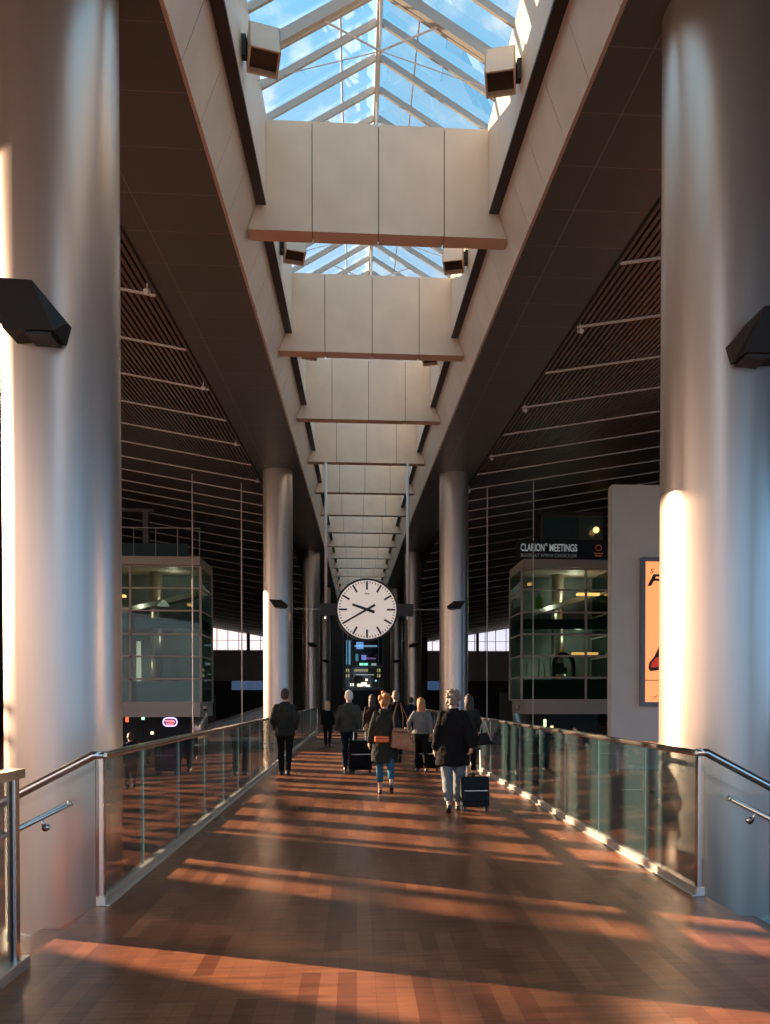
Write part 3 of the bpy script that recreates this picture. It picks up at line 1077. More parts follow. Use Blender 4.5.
# arch and display stands in the lower right room
t = thing('display_arch', 'dark rounded arch behind the lower panes of the right glazed room', 'arch', (rox + .1, YB + .8, roz + .0))
mb = MB(); mb.tube([(-.62, 0, 0), (-.62, 0, 2.1)] + [(-.62 * math.cos(PI * q / 10), 0, 2.1 + .75 * math.sin(PI * q / 10)) for q in range(1, 10)] + [(.62, 0, 2.1), (.62, 0, 0)], .13, 10)
mb.build('arch_tube', M_BLACK, t, smooth=True)
mb = MB(); mb.box(-.8, .8, -.2, .2, 0, .06); mb.build('base', M_BLACK, t)
M_PALE = mat('pale_blind', (.72, .68, .58), .7)
first = None
for i, fx in enumerate((-2.6, -2.25, -1.9, -1.5, -1.15, -.75, 2.3)):
    t = thing('blind_strip', 'narrow pale hanging blind strip behind the lower right room glass', 'blind', (rox + fx, YB + .6, roz + .05), group='pale blind strips in the right glazed room')
    h = (2.6, 2.2, 2.7, 2.5, 2.3, 2.65, 1.4)[i]
    mb = MB()
    secs = [(math.sin(q * 1.1 + i) * .04, -.0, h * q / 6) for q in range(7)]
    mb.tube(secs, [(.09 + .03 * math.sin(i + q), .02) for q in range(7)], 8); mb.build('fabric', M_PALE, t)
    mb = MB(); mb.box(-.12, .12, -.03, .03, h - .04, h + .02); mb.build('clip', M_ALU, t)
t = thing('floor_lamp', 'tall pale glowing floor lamp in the left glazed room', 'lamp', (at(139, 600, YB + 1)[0], YB + 1.0, loz + .05))
mb = MB(); mb.tube([(0, 0, 0.1), (0, 0, 3.6)], [.16, .12], 14); mb.build('lamp_shade', mat('glowing_paper', (.8, .7, .55), .7, emit=(1, .8, .6), estr=.35), t, smooth=True)
mb = MB(); mb.cyl((0, 0), .25, 0, .1, 20); mb.build('base', M_BLACK, t)
t = thing('pendant_lamp', 'small white cone pendant lamp in the left glazed room', 'lamp', (at(164, 605, YB + 1.5)[0], YB + 1.5, at(164, 606, YB + 1.5)[1]))
mb = MB(); mb.loft([((0, 0, 0), .38, .38), ((0, 0, .35), .08, .08)]); mb.build('lamp_shade', mat('white_shade', (.7, .68, .62), .5, emit=(1, .9, .75), estr=.15), t, smooth=True)
mb = MB(); mb.tube([(0, 0, .35), (0, 0, 1.1)], .015, 6); mb.build('cord', M_BLACK, t)
for i, (px, w, h) in enumerate(((149, .30, .9), (170, .42, 1.7), (189, .35, 1.1))):
    t = thing('display_cabinet', ['low pale display cabinet beside the glowing floor lamp', 'tall pale display cabinet in the left glazed room', 'sand coloured display cabinet at right in the left glazed room'][i], 'cabinet', (at(px, 600, YB + 1.2)[0], YB + 1.2, loz + .05))
    m = mat(['pale_cabinet', 'blue_cabinet', 'sand_cabinet'][i], [(.6, .5, .35), (.3, .4, .42), (.6, .45, .25)][i], .5)
    mb = MB(); mb.box(-w, w, -.25, .25, .1, h); mb.build('body', m, t, bevel=.02)
    mb = MB(); mb.box(-w * .9, w * .9, -.2, .2, 0, .1); mb.build('plinth', M_BLACK, t)
    mb = MB(); mb.box(-w * .9, -.01, -.28, -.25, .14, h - .05); mb.box(.01, w * .9, -.28, -.25, .14, h - .05); mb.build('door', m, t)

# small black security camera below each room corner
for px, py, lab, sgn in ((212, 707, 'small security camera under the right corner of the left glazed room', 1), (511, 706, 'small pale security camera under the left corner of the right glazed room', -1)):
    X, Z = at(px, py, YB - .3)
    t = thing('security_camera', lab, 'camera', (X - sgn * .35, YB - .512, Z))
    mb = MB(); mb.ball((0, 0, -.12), (.12, .12, .12)); mb.build('dome', M_BLACK if sgn > 0 else M_ALU, t, smooth=True)
    mb = MB(); mb.cyl((0, 0), .14, -.1, .06, 20); mb.box(-.04, .04, 0, .16, 0, .06); mb.build('bracket', M_FASCIA, t)

# --- storey above the left room: steel post and dim beam; above the right: window box with lamp
X0, Z0 = at(147, 547, YB + 1.5); _, Z1 = at(147, 512, YB + 1.5)
t = thing('steel_post', 'brown steel post standing on the roof of the left glazed room', 'post', (X0, YB + 1.5, loz + lzz[0] + .5))
mb = MB(); mb.box(-.16, .16, -.16, .16, 0, Z1 - (loz + lzz[0] + .5)); mb.build('shaft', mat('dim_brown_steel', (.16, .14, .125), .5), t)
mb = MB(); mb.box(-4.6, .5, -.1, .1, Z1 - (loz + lzz[0] + .5), Z1 - (loz + lzz[0] + .5) + .18); mb.build('top_beam', MATS['dim_brown_steel'], t)
t = thing('roof_parapet', 'low dark glass parapet on the roof of the left glazed room', 'parapet', (lox, YB + .9, loz + lzz[0] + .5))
mb = MB(); mb.box(-lhw, lhw - .9, -.02, .02, 0, 1.0); mb.build('glass_panel', M_SPANDREL, t)
mb = MB(); mb.box(-lhw, lhw - .2, -.04, .04, 1.9, 1.96); mb.build('rail', M_FARWALL, t)
for q in range(6):
    mb = MB()
    x = -lhw + q * (2 * lhw - .25) / 5
    mb.box(x, x + .04, -.03, .03, 0, 1.92)
    mb.build('stanchion', M_FARWALL, t)

# sign over the right room
sx0, _ = at(516, 550, YB - .3); sx1, _ = at(609, 550, YB - .3)
_, sz0 = at(560, 561, YB - .3); _, sz1 = at(560, 541, YB - .3)
t = thing('shop_sign', 'black sign reading CLARION MEETINGS above the right glazed room', 'sign', (sx0, YB - .3, roz + rzz[0] + .50))
WS, HS = sx1 - sx0, sz1 - sz0
mb = MB(); mb.box(0, WS, 0, .25, 0, HS); mb.build('sign_board', mat('black_sign_board', (.008, .007, .007), .4), t, bevel=.01)
M_SIGNW = mat('dim_white_lettering', (.35, .36, .35), .5, emit=(.8, .9, .88), estr=.12)
M_SIGNG = mat('grey_small_lettering', (.12, .12, .12), .5, emit=(.8, .8, .8), estr=.05)
# widths set from the sign as photographed
u_ = WS / 93.0
text('CLARION', 'lettering', M_SIGNW, .62, (4.2 * u_, -.012, HS * .42), t, fit=23.5 * u_, offset=.010)
text('\u00ae', 'trademark', M_SIGNW, .26, (28.5 * u_, -.012, HS * .66), t, fit=2.6 * u_)
text('MEETINGS', 'lettering', M_SIGNW, .62, (32.6 * u_, -.012, HS * .42), t, fit=27.5 * u_, offset=.010)
text('BOOK AT WWW.CHOICE.DK', 'small_lettering', M_SIGNG, .30, (4.2 * u_, -.012, HS * .12), t, fit=56 * u_)
mb = MB()
mb.tube([(WS * .88 + .17 * math.cos(q * PI / 12), -.015, HS * .62 + .17 * math.sin(q * PI / 12)) for q in range(25)], .03, 6)
mb.box(WS * .88 - .28, WS * .88 + .28, -.02, 0, HS * .30, HS * .36)
mb.box(WS * .88 - .2, WS * .88 + .2, -.02, 0, HS * .18, HS * .24)
mb.build('emblem', mat('rust_red_emblem', (.14, .035, .02), .5, emit=(.8, .2, .1), estr=.06), t)

# window box on top with a round warm lamp
xA, zA = at(540, 541, YB + 1); xB, zB = at(602, 516, YB + 1)
t = thing('roof_window_box', 'dim framed window box above the black sign', 'window', (xA, YB + 1, zA))
wv, hv = xB - xA, zB - zA
mb = MB()
mb.box(0, .12, -.06, .06, 0, hv); mb.box(0, wv, -.06, .06, hv - .1, hv); mb.box(wv * .62, wv * .62 + .08, -.05, .05, 0, hv); mb.box(0, wv, -.05, .05, .14, .2)
mb.build('frame', mat('olive_grey_frame', (.11, .10, .075), .5), t)
mb = MB(); mb.box(.12, wv, .0, .02, 0, hv - .1); mb.build('window_pane', M_SPANDREL, t)
mb = MB(); mb.box(0, wv + .6, 1.5, 1.7, 0, hv + .6); mb.build('back_wall', M_DARKWALL, t)
X, Z = at(595.5, 530, YB + .6)
t = thing('round_lamp', 'round warm glowing lamp above the black sign', 'lamp', (X, YB + .6, Z))
mb = MB(); mb.ball((0, 0, 0), .19); mb.build('globe', mat('warm_globe', (1, .7, .4), .5, emit=(1, .50, .18), estr=1.3), t, smooth=True)
mb = MB(); mb.tube([(0, 0, -.18), (0, 0, Z * 0 - .75)], .03, 8); mb.build('stem', M_BLACK, t)

# --- right wall facing the camera with the illuminated poster
YW = 30.0
xw0, _ = at(611.5, 600, YW)
_, zt0 = at(614, 487, YW)
mb = MB()
mb.box(xw0, xw0 + 13, YW, YW + .5, -1.3, zt0 + .1)
struct('wall_right', mb, M_WALL)
px0, pz0 = at(640, 706, YW - .1); _, pz1 = at(640, 557.5, YW - .1)
PW, PH = 3.3, pz1 - pz0
t = thing('advertising_lightbox', 'orange illuminated shoe poster in a grey frame, half hidden by the right column', 'poster', (px0, YW - .1, pz0))
mb = MB()
for q in ((0, PW, 0, .16), (0, PW, PH - .16, PH), (0, .16, .16, PH - .16), (PW - .16, PW, .16, PH - .16)):
    mb.box(q[0], q[1], -.12, .1, q[2], q[3])
mb.build('frame', mat('blue_grey_frame', (.16, .18, .20), .4), t)
mo = bpy.data.materials.new('orange_poster'); mo.use_nodes = True
b_ = mo.node_tree.nodes['Principled BSDF']
b_.inputs['Base Color'].default_value = (.9, .32, .12, 1); b_.inputs['Emission Color'].default_value = (1, .33, .11, 1); b_.inputs['Emission Strength'].default_value = .62
mb = MB(); mb.box(.16, PW - .16, -.02, .05, .16, PH - .16); pst = mb.build('poster_sheet', mo, t)
text('F', 'lettering', M_INK, 0.62, (.24, -.03, PH - 1.10), pst, sx=1.5, offset=.02, shear=.35)
text('S', 'small_lettering', mat('brown_print', (.25, .08, .03), .5), .26, (.34, -.03, PH - .62), pst, sx=1.4, shear=.3)
mb = MB()   # running shoe, pointing to the lower left
ol = [(.32, 1.50), (.40, 1.38), (.75, 1.42), (1.25, 1.62), (1.75, 2.0), (2.05, 2.5), (1.95, 2.9), (1.65, 3.05), (1.5, 2.85), (1.2, 2.65), (.95, 2.75), (.80, 2.45), (.55, 1.95), (.36, 1.72)]
mb.prism_y(ol, -.06, -.022); shoe = mb.build('printed_shoe', mat('black_shoe_print', (.05, .008, .006), .5), pst)
mb = MB(); mb.prism_y([(.40, 1.52), (.75, 1.55), (1.2, 1.78), (1.6, 2.2), (1.3, 2.2), (.95, 1.98), (.62, 1.92), (.45, 1.72)], -.068, -.06)
mb.build('red_side', mat('red_shoe_print', (.6, .03, .015), .5, emit=(.8, .05, .02), estr=.25), shoe)
mb = MB(); mb.bar((.2, -.03, 1.02), (PW - .2, -.03, 1.02), .03, .01, up=(0, 1, 0)); mb.bar((.55, -.03, .28), (.68, -.03, .45), .02, .01, up=(0, 1, 0)); mb.bar((.4, -.03, .36), (.9, -.03, .36), .015, .01, up=(0, 1, 0))
mb.build('print_line', mat('dark_orange_print', (.35, .1, .04), .5), pst)

# --- lower shops under the left room: dark wall with lit neon oval, escalator
mb = MB(); mb.box(-18, -9.6, YB + 6.9, YB + 7.2, -1.3, loz + .5); mb.box(rox - rhw, rox + rhw + 1.5, YB + 6.9, YB + 7.2, -1.3, roz + .5)
struct('wall_inner', mb, M_DARKWALL)
X, Z = at(170, 722, YB + .3)
t = thing('neon_sign', 'oval violet and red neon sign under the left glazed room', 'sign', (X, YB + .3, Z))
M_NV = mat('violet_neon', (.5, .4, .9), .5, emit=(.55, .45, 1.0), estr=1.3); M_NR = mat('red_neon', (.9, .2, .2), .5, emit=(1, .22, .25), estr=1.1)
mb = MB(); mb.tube([(.40 * math.cos(q * PI / 12), 0, .27 * math.sin(q * PI / 12) + .03 * math.sin(q * PI / 4)) for q in range(25)], .035, 6); mb.build('outer_ring', M_NV, t)
mb = MB(); mb.tube([(-.28 + .56 * q / 24, -.03, .05 + .07 * math.sin(q * 1.3)) for q in range(25)], .025, 6); mb.tube([(-.22 + .44 * q / 24, -.03, -.12 + .04 * math.sin(q * 1.7)) for q in range(25)], .02, 6)
mb.build('script_tube', M_NR, t)
mb = MB(); mb.loft([((0, .06, -.24), .1, .02), ((0, .06, -.1), .36, .03), ((0, .06, .1), .36, .03), ((0, .06, .24), .1, .02)], 16); mb.tube([(0, .06, .2), (0, .06, loz - .85 - Z)], .02, 6); mb.build('back_plate', mat('dark_violet_plate', (.06, .05, .12), .5), t)
for i, (px, py, c, lab) in enumerate(((143, 712, (.5, 1.0, .6), 'green white vertical light tube under the left glazed room'), (127, 719, (1, .12, .05), 'red glowing light beside the huge left column'), (152, 733, (1, .8, .55), 'warm counter lamp under the left glazed room'),
        (545, 723, (.6, .9, .4), 'greenish shelf light under the right glazed room'), (552, 728, (1, .8, .4), 'yellow shelf light under the right glazed room'))):
    X, Z = at(px, py, YB + 5)
    t = thing('shop_light', lab, 'lamp', (X, YB + 5, Z), group='small shop lights')
    h = (.5, .2, .1, .25, .15)[i]
    mb = MB(); mb.box(-.09, .09, -.05, .05, -h, h); mb.build('glow', mat('shop_glow_%d' % i, c, .5, emit=c, estr=1.0), t, bevel=.02)
    mb = MB(); mb.box(-.12, .12, .05, .1, -h - .05, h + .05); mb.box(-.03, .03, .05, .1, -1.2 - Z, -h); mb.box(-.2, .2, -.1, .25, -1.2 - Z, -1.15 - Z); mb.build('stand', M_BLACK, t)
# escalator behind the left rail
t = thing('escalator', 'dim escalator rising to the right beyond the left railing', 'escalator', (at(205, 735, 52)[0], 52, -1.2))
xe, ze = at(265, 708, 52)
xe -= t.location.x; ze += 1.2
for dy in (0, 1.4):
    mb = MB(); mb.hexa([(0, dy, 0), (xe, dy, ze - 1.0), (xe, dy + .1, ze - 1.0), (0, dy + .1, 0), (0, dy, .9), (xe, dy, ze), (xe, dy + .1, ze), (0, dy + .1, .9)])
    mb.build('side_panel', M_FARWALL, t)
    mb = MB(); mb.tube([(-.3, dy + .05, .85), (0, dy + .05, 1.0), (xe, dy + .05, ze + .1), (xe + .8, dy + .05, ze + .1)], .06, 8); mb.build('handrail', M_ALU, t)
mb = MB()
for q in range(14):
    x = xe * q / 14; mb.box(x, x + xe / 14 + .02, .1, 1.4, 0, max(.05, (ze - 1.0) * (q + 1) / 14))
mb.build('steps', M_ALU, t)

# ================================================================== FAR END OF THE AXIS
YE = 108.0
t = thing('end_shopfront', 'lit glass shopfront with blue and gold lights at the end of the walkway', 'shopfront', (0, YE, 0))
def ex(px): return at(px, 600, YE)[0]
def ez(py): return at(360, py, YE)[1]
mb = MB()
for px in (343, 347.5, 352, 378.5, 383):
    mb.box(ex(px) - .07, ex(px) + .07, -.1, .1, ez(690), ez(632))
mb.box(ex(343), ex(383), -.1, .1, ez(667), ez(665.5))
mb.box(ex(343), ex(383), -.15, .1, ez(690.5), ez(688))
mb.build('frame', mat('pale_far_frame', (.30, .32, .33), .5), t)
mb = MB(); mb.box(ex(343), ex(383), 2.0, 2.2, 0, ez(630)); mb.build('back_wall', mat('deep_blue_black', (.006, .008, .014), .6), t)
mb = MB(); mb.box(ex(343), ex(383), .0, .03, ez(690), ez(632)); mb.build('window_pane', glass_mat('far_glass', (.7, .8, .85), .6), t)
mb = MB(); mb.box(ex(338), ex(388), .3, 1.9, ez(691), ez(688)); mb.build('counter', mat('warm_counter', (.8, .6, .4), .5, emit=(1, .66, .4), estr=.6), t)
mb = MB(); mb.box(ex(343), ex(383), -.2, .2, 0, ez(690.5)); mb.build('lower_wall', M_DARKWALL, t)
def glow(px, py, w, h, c, e, y=1.0):
    mb = MB(); mb.box(ex(px) - w, ex(px) + w, y, y + .1, ez(py) - h, ez(py) + h)
    k = 'glow_%02x%02x%02x_%d' % (int(c[0] * 255), int(c[1] * 255), int(c[2] * 255), int(e * 100))
    mb.build('light_fitting', mat(k, c, .5, emit=c, estr=e), t, bevel=.03)
for px in (347, 349.5):
    glow(px, 652, .12, 1.7, (.3, .55, .75), .45)
for px, py, w, h, c, e in ((360, 645, .5, .5, (.3, .5, .9), .5), (366, 645.5, 1.6, .12, (.4, .6, .8), .4), (364, 657, .35, .35, (.35, .35, .9), .5), (357, 657, .2, .5, (.2, .5, .55), .3),
                           (361.5, 664.5, .28, .25, (.35, .95, .6), 1.0), (366, 664.5, .28, .25, (.35, .95, .6), 1.0), (374, 664.5, .35, .22, (.6, .6, .55), .5), (371, 658, .7, .1, (.5, .2, .5), .3),
                           (347.5, 670, .22, .22, (.9, .6, .25), .5), (347.5, 675.5, .22, .22, (.9, .6, .25), .5), (379, 670, .22, .22, (.9, .6, .25), .5), (379, 675.5, .22, .22, (.9, .6, .25), .5),
                           (360, 670, .8, .16, (.6, .38, .15), .4), (367, 670, .15, .2, (.7, .5, .2), .4), (365, 674.5, 1.3, .05, (.6, .6, .5), .5), (366.5, 679.7, .16, .16, (1, .6, .4), 2.5),
                           (352, 684.5, .25, .2, (1, .85, .65), 1.2), (360, 685, .4, .2, (1, .8, .55), 1.2), (364, 684, .4, .25, (1, .85, .6), 1.5), (368, 685.5, .3, .15, (1, .8, .55), 1.2), (376, 680.5, .12, .1, (.7, .8, 1), 1.0), (361, 695, .3, .1, (.7, .95, .9), .7)):
    glow(px, py, w, h, c, e)
mb = MB()
for s in (-1, 1):
    x0 = ex(363) + s * (ex(383) - ex(363)); x1 = CX + s * 9.5
    mb.box(min(x0, x1), max(x0, x1), YE - .2, YE + .2, 0, 16)
mb.box(ex(343), ex(383), YE - .2, YE + .2, ez(632), 22)
struct('wall_end', mb, M_DARKWALL)
# ceiling cap at the end of the light well
# ================================================================== HALL FURNITURE
X, Y = floor_pt(645, 838, -1.2)
t = thing('high_table', 'round dark high table with thick top behind the right railing glass', 'table', (X + .3, 14.0, -1.2))
mb = MB(); mb.cyl((0, 0), .62, 1.02, 1.10, 40); mb.build('tabletop', mat('dark_table_top', (.03, .035, .035), .3), t, bevel=.01)
mb = MB(); mb.cyl((0, 0), .52, .80, 1.02, 32); mb.build('apron', mat('dark_apron', (.02, .02, .02), .5), t)
for a in range(4):
    q = a * PI / 2 + .5
    mb = MB(); mb.tube([(.45 * math.cos(q), .45 * math.sin(q), 0), (.42 * math.cos(q), .42 * math.sin(q), .85)], .035, 10); mb.build('leg', M_BLACK, t)
t = thing('waste_bin', 'dark square waste bin standing behind the right railing glass', 'bin', (8.6, 27.0, -1.2))
mb = MB(); mb.box(-.35, .35, -.3, .3, .03, 1.1); mb.build('body', mat('dark_teal_bin', (.02, .04, .045), .35), t, bevel=.02)
mb = MB(); mb.box(-.38, .38, -.33, .33, 1.1, 1.2); mb.build('lid', M_BLACK, t, bevel=.02)
mb = MB(); mb.box(-.2, .2, -.31, -.29, .8, .95); mb.build('opening', M_BLACK, t)

# ================================================================== PEOPLE
M_SKIN = mat('skin', (.55, .33, .24), .55)
M_SHOE = mat('black_shoe_leather', (.015, .013, .012), .4)
FABB = {}
def fab(name, col, rough=.85):
    return mat('cloth_' + name, col, rough, noise=.15, nscale=9, bump=.35, bscale=60, spec=.08)

def limb(mb, a, b, ra, rb, rm=None, n=14):
    a = Vector(a); b = Vector(b)
    m = (a + b) / 2
    mb.tube([a, a.lerp(b, .25), m, a.lerp(b, .75), b], [ra, (ra * .75 + rb * .25) * 1.05, (rm or (ra + rb) / 2), (ra * .25 + rb * .75), rb], n)
    mb.ball(a, ra * .99, 12, 7); mb.ball(b, rb * .99, 12, 7)

def person(label, loc, H, rz=0.0, legs=((.30, .05), (-.30, .55)), arms=(((-.05, -.03, -.28), (-.02, .12, -.24)), ((.05, -.03, -.28), (.02, .12, -.24))),
           top=None, top_len=.80, top_w=1.0, top_flare=1.0, sleeves=True, legs_m=None, leg_len=.09, leg_w=1.0, skirt=None, shoe=M_SHOE, heel=0.0,
           hair=None, hair_kind='short', female=False, head_yaw=0.0, lean=0.0, skin=M_SKIN, grip=(False, False), fine=True, hood=False):
    """faces +y locally; legs: (swing forward, knee bend) in radians for left, right"""
    k = H / 1.75
    t = thing('person', label, 'person', loc, rz)
    sw = .155 if female else .175       # shoulder half width
    hip = .88
    def V(x, y, z): return Vector((x, y, z))
    # legs
    J = []
    for sgn, (a, b) in zip((-1, 1), legs):
        h = V(sgn * .095, 0, 0)
        kn = h + V(sgn * -.005, .43 * math.sin(a), -.43 * math.cos(a))
        an = kn + V(sgn * -.01, .41 * math.sin(a - b), -.41 * math.cos(a - b))
        J.append([h, kn, an, a - b])
    low = min(j[2].z - .075 - (abs(j[3]) * .02) for j in J)
    for j in J:
        for q in range(3):
            j[q] = j[q] + V(0, 0, -low)
    hz = -low
    dz = hz + .0
    ch = hz + .52                      # shoulder height
    L = lean
    def T(x, y, z): return V(x, y + (z - hz) * L, z)
    # arms
    A = []
    for sgn, (e1, e2) in zip((-1, 1), arms):
        s0 = T(sgn * sw, -.01, ch)
        el = s0 + Vector(e1); wr_ = el + Vector(e2)
        A.append((s0, el, wr_))
    hd = T(0, .03, ch + .222)
    HS = 1.10
    def grow(lst, i0, i1):
        for i in range(i0, i1):
            lst[i] = tuple(hd + (Vector(lst[i]) - hd) * HS)
    # ---------------- body
    b = MB()
    b.loft([(T(0, 0, hz - .06), .15, .10), (T(0, 0, hz + .04), .165, .11), (T(0, 0, hz + .16), .135, .095), (T(0, 0, hz + .32), .155, .105), (T(0, 0, hz + .45), .155, .09), (T(0, 0, hz + .50), .12, .07), (T(0, 0, hz + .54), .06, .055)])
    limb(b, T(0, 0, ch + .02), T(0, .02, ch + .14), .056, .052)
    n0 = len(b.v)
    b.loft([(hd + V(0, .015, -.125), .03, .04), (hd + V(0, .02, -.10), .052, .068), (hd + V(0, .01, -.04), .07, .088), (hd + V(0, 0, .02), .076, .098), (hd + V(0, -.005, .07), .068, .088), (hd + V(0, -.005, .105), .04, .055), (hd + V(0, -.005, .118), .012, .015)], 22)
    b.tube([hd + V(0, .095, .01), hd + V(0, .118, -.035), hd + V(0, .098, -.045)], [.010, .016, .012], 8)       # nose
    b.tube([hd + V(-.025, .082, -.072), hd + V(0, .09, -.072), hd + V(.025, .082, -.072)], [.006, .01, .006], 8)  # lips
    for sgn in (-1, 1):
        b.ball(hd + V(sgn * .08, -.005, -.015), (.012, .022, .034), 10, 7)
        b.ball(hd + V(sgn * .03, .086, .012), (.014, .01, .009), 8, 5)
    grow(b.v, n0, len(b.v))
    for (s0, el, w_) in A:
        limb(b, s0 + V(0, 0, -.03), el, .038, .036)
        limb(b, el, w_, .038, .026)
    for h, kn, an, q in J:
        limb(b, h, kn, .085, .055)
        limb(b, kn, an, .052, .034, .056)
    # hands with five fingers
    for i, (s0, el, w_) in enumerate(A):
        sgn = (-1, 1)[i]
        d = (w_ - el).normalized()
        inn = V(-sgn, 0, 0); inn = (inn - d * inn.dot(d)).normalized()   # palm normal (towards the body)
        fwd = d.cross(inn) * (sgn if True else 1)
        if fwd.y < 0: fwd = -fwd
        pc = w_ + d * .05
        b.tube([w_ - d * .01, w_ + d * .03, w_ + d * .085], [(.024, .022), (.036, .017), (.040, .015)] if False else [.024, .027, .026], 10)
        for q in range(4):
            o = fwd * (.030 - .020 * q)
            ln = (.068, .078, .072, .056)[q]
            p0 = w_ + d * .075 + o
            cu = .9 if grip[i] else .35
            p1 = p0 + (d * math.cos(cu * .5) + inn * math.sin(cu * .5)) * ln * .45
            p2 = p1 + (d * math.cos(cu * 1.5) + inn * math.sin(cu * 1.5)) * ln * .32
            p3 = p2 + (d * math.cos(cu * 2.4) + inn * math.sin(cu * 2.4)) * ln * .25
            b.tube([p0 - d * .02, p0, p1, p2, p3], [.010, .0098, .0092, .0085, .007], 8)
        p0 = w_ + d * .03 + fwd * .026
        b.tube([p0, p0 + (d * .7 + fwd * .6 + inn * .3) * .032, p0 + (d * 1.0 + fwd * .5 + inn * .7) * .055], [.012, .0105, .008], 8)
    # feet
    for h, kn, an, q in J:
        f = V(0, math.cos(q), -math.sin(-q)) if False else V(0, math.cos(q * .8), math.sin(q * .8))
        if q > -.12: f = V(0, 1, max(0, math.sin(q * .5)))
        f.normalize()
        u = V(0, -f.z, f.y)
        b.tube([an - f * .05 - u * .035, an + f * .06 - u * .045, an + f * .15 - u * .055], [.034, .036, .024], 10)
    for o in b.v: pass
    b.v = [(x * k, y * k, z * k) for x, y, z in b.v]
    body = b.build('body', skin, t, remesh=.0075 if fine else .011)
    # ---------------- top
    if top:
        c = MB()
        w = top_w
        hem = hz + .52 - top_len * .78 + .0
        secs = [(T(0, 0, hem), .185 * w * top_flare, .125 * w * top_flare), (T(0, 0, hem + .015), .195 * w * top_flare, .135 * w * top_flare)]
        if hem < hz - .02:
            secs += [(T(0, 0, hz + .02), .19 * w * (1 + top_flare) / 2, .13 * w * (1 + top_flare) / 2)]
        secs += [(T(0, -.005, hz + .18), .168 * w, .122 * w), (T(0, -.01, hz + .34), .185 * w, .13 * w), (T(0, -.01, hz + .45), (sw + .022) * w, .118 * w), (T(0, -.01, hz + .50), (sw + .005) * w, .10 * w), (T(0, -.005, hz + .54), (sw - .045) * w, .085 * w), (T(0, 0, hz + .575), .085, .072), (T(0, .005, hz + .60), .068, .064)]
        c.loft(secs, 26)
        if sleeves:
            for (s0, el, w_) in A:
                limb(c, s0 + V(0, 0, -.02), el, .056 * w, .052 * w)
                limb(c, el, el.lerp(w_, .97), .055 * w, .042 * w)
        if hood:
            c.tube([T(-.09, -.03, hz + .57), T(-.06, -.10, hz + .57), T(0, -.12, hz + .55), T(.06, -.10, hz + .57), T(.09, -.03, hz + .57)], [.03, .045, .05, .045, .03], 10)
        else:
            c.tube([T(.075 * math.cos(2 * PI * q / 12), .072 * math.sin(2 * PI * q / 12), hz + .585) for q in range(13)], .020, 8)
        c.v = [(x * k, y * k, z * k) for x, y, z in c.v]
        c.build('jacket', top, t, remesh=.012, disp=.028)
    # ---------------- legs
    if legs_m:
        c = MB()
        c.loft([(T(0, 0, hz - .09), .155, .12), (T(0, 0, hz + .02), .182, .128), (T(0, 0, hz + .12), .158, .112), (T(0, 0, hz + .16), .15, .105)], 24)
        for h, kn, an, q in J:
            e_ = kn.lerp(an, 1 - leg_len)
            limb(c, h + V(0, 0, -.02), kn, .098 * leg_w, .068 * leg_w)
            limb(c, kn, e_, .067 * leg_w, .056 * leg_w, .066 * leg_w)
        c.v = [(x * k, y * k, z * k) for x, y, z in c.v]
        c.build('trousers', legs_m, t, remesh=.011, disp=.018)
    # ---------------- shoes
    for h, kn, an, q in J:
        c = MB()
        f = V(0, math.cos(q * .8), math.sin(q * .8))
        if q > -.12: f = V(0, 1, max(0, math.sin(q * .5)))
        f.normalize(); u = V(0, -f.z, f.y)
        c.tube([an - f * .068 - u * .045, an - f * .04 - u * .042, an + f * .05 - u * .048, an + f * .12 - u * .056, an + f * .185 - u * .062], [.022, .040, .041, .043, .020], 14)
        c.hexa([an + V(-.03, 0, 0) - f * .07 - u * .075, an + V(.03, 0, 0) - f * .07 - u * .075, an + V(.036, 0, 0) + f * .18 - u * .078, an + V(-.036, 0, 0) + f * .18 - u * .078,
                an + V(-.035, 0, 0) - f * .07 - u * .055, an + V(.035, 0, 0) - f * .07 - u * .055, an + V(.038, 0, 0) + f * .18 - u * .06, an + V(-.038, 0, 0) + f * .18 - u * .06])
        if heel == 0 and not female:
            c.tube([an + V(0, 0, .03), an - u * .03], [.05, .045], 12)
        c.v = [(x * k, y * k, z * k) for x, y, z in c.v]
        c.build('shoe', shoe, t, remesh=.009)
    # ---------------- hair
    if hair:
        c = MB()
        g = {'short': .010, 'bun': .014, 'curly': .012}.get(hair_kind, .018)
        c.loft([(hd + V(0, -.055, -.085), .035, .03), (hd + V(0, -.045, -.05), .06 + g, .055 + g), (hd + V(0, -.028, 0), .068 + g, .078 + g), (hd + V(0, -.015, .05), .070 + g, .086 + g), (hd + V(0, -.008, .09), .056 + g, .07 + g), (hd + V(0, -.005, .12 + g * .5), .03, .038), (hd + V(0, -.005, .127 + g * .6), .008, .01)], 22)
        if hair_kind == 'bun':
            c.ball(hd + V(.015, -.105, .085), (.060, .052, .050)); c.ball(hd + V(-.075, -.05, .04), (.04, .04, .055)); c.ball(hd + V(.07, -.05, .06), .036); c.ball(hd + V(-.04, -.10, -.02), .04); c.ball(hd + V(-.03, -.06, .13), .035)
            c.tube([hd + V(-.055, -.05, -.04), hd + V(-.05, -.075, -.12)], [.03, .012], 8)
        if hair_kind == 'curly':
            rr = random.Random(3)
            for q in range(60):
                a = rr.uniform(0, 2 * PI); zz = rr.uniform(-.09, .115)
                rad = math.sqrt(max(.02, 1 - ((zz - .0) / .15) ** 2))
                y = -.018 + .088 * rad * math.sin(a)
                if y > .045 and zz < .06: continue
                c.ball(hd + V(.085 * rad * math.cos(a), y, zz), rr.uniform(.02, .03), 8, 5)
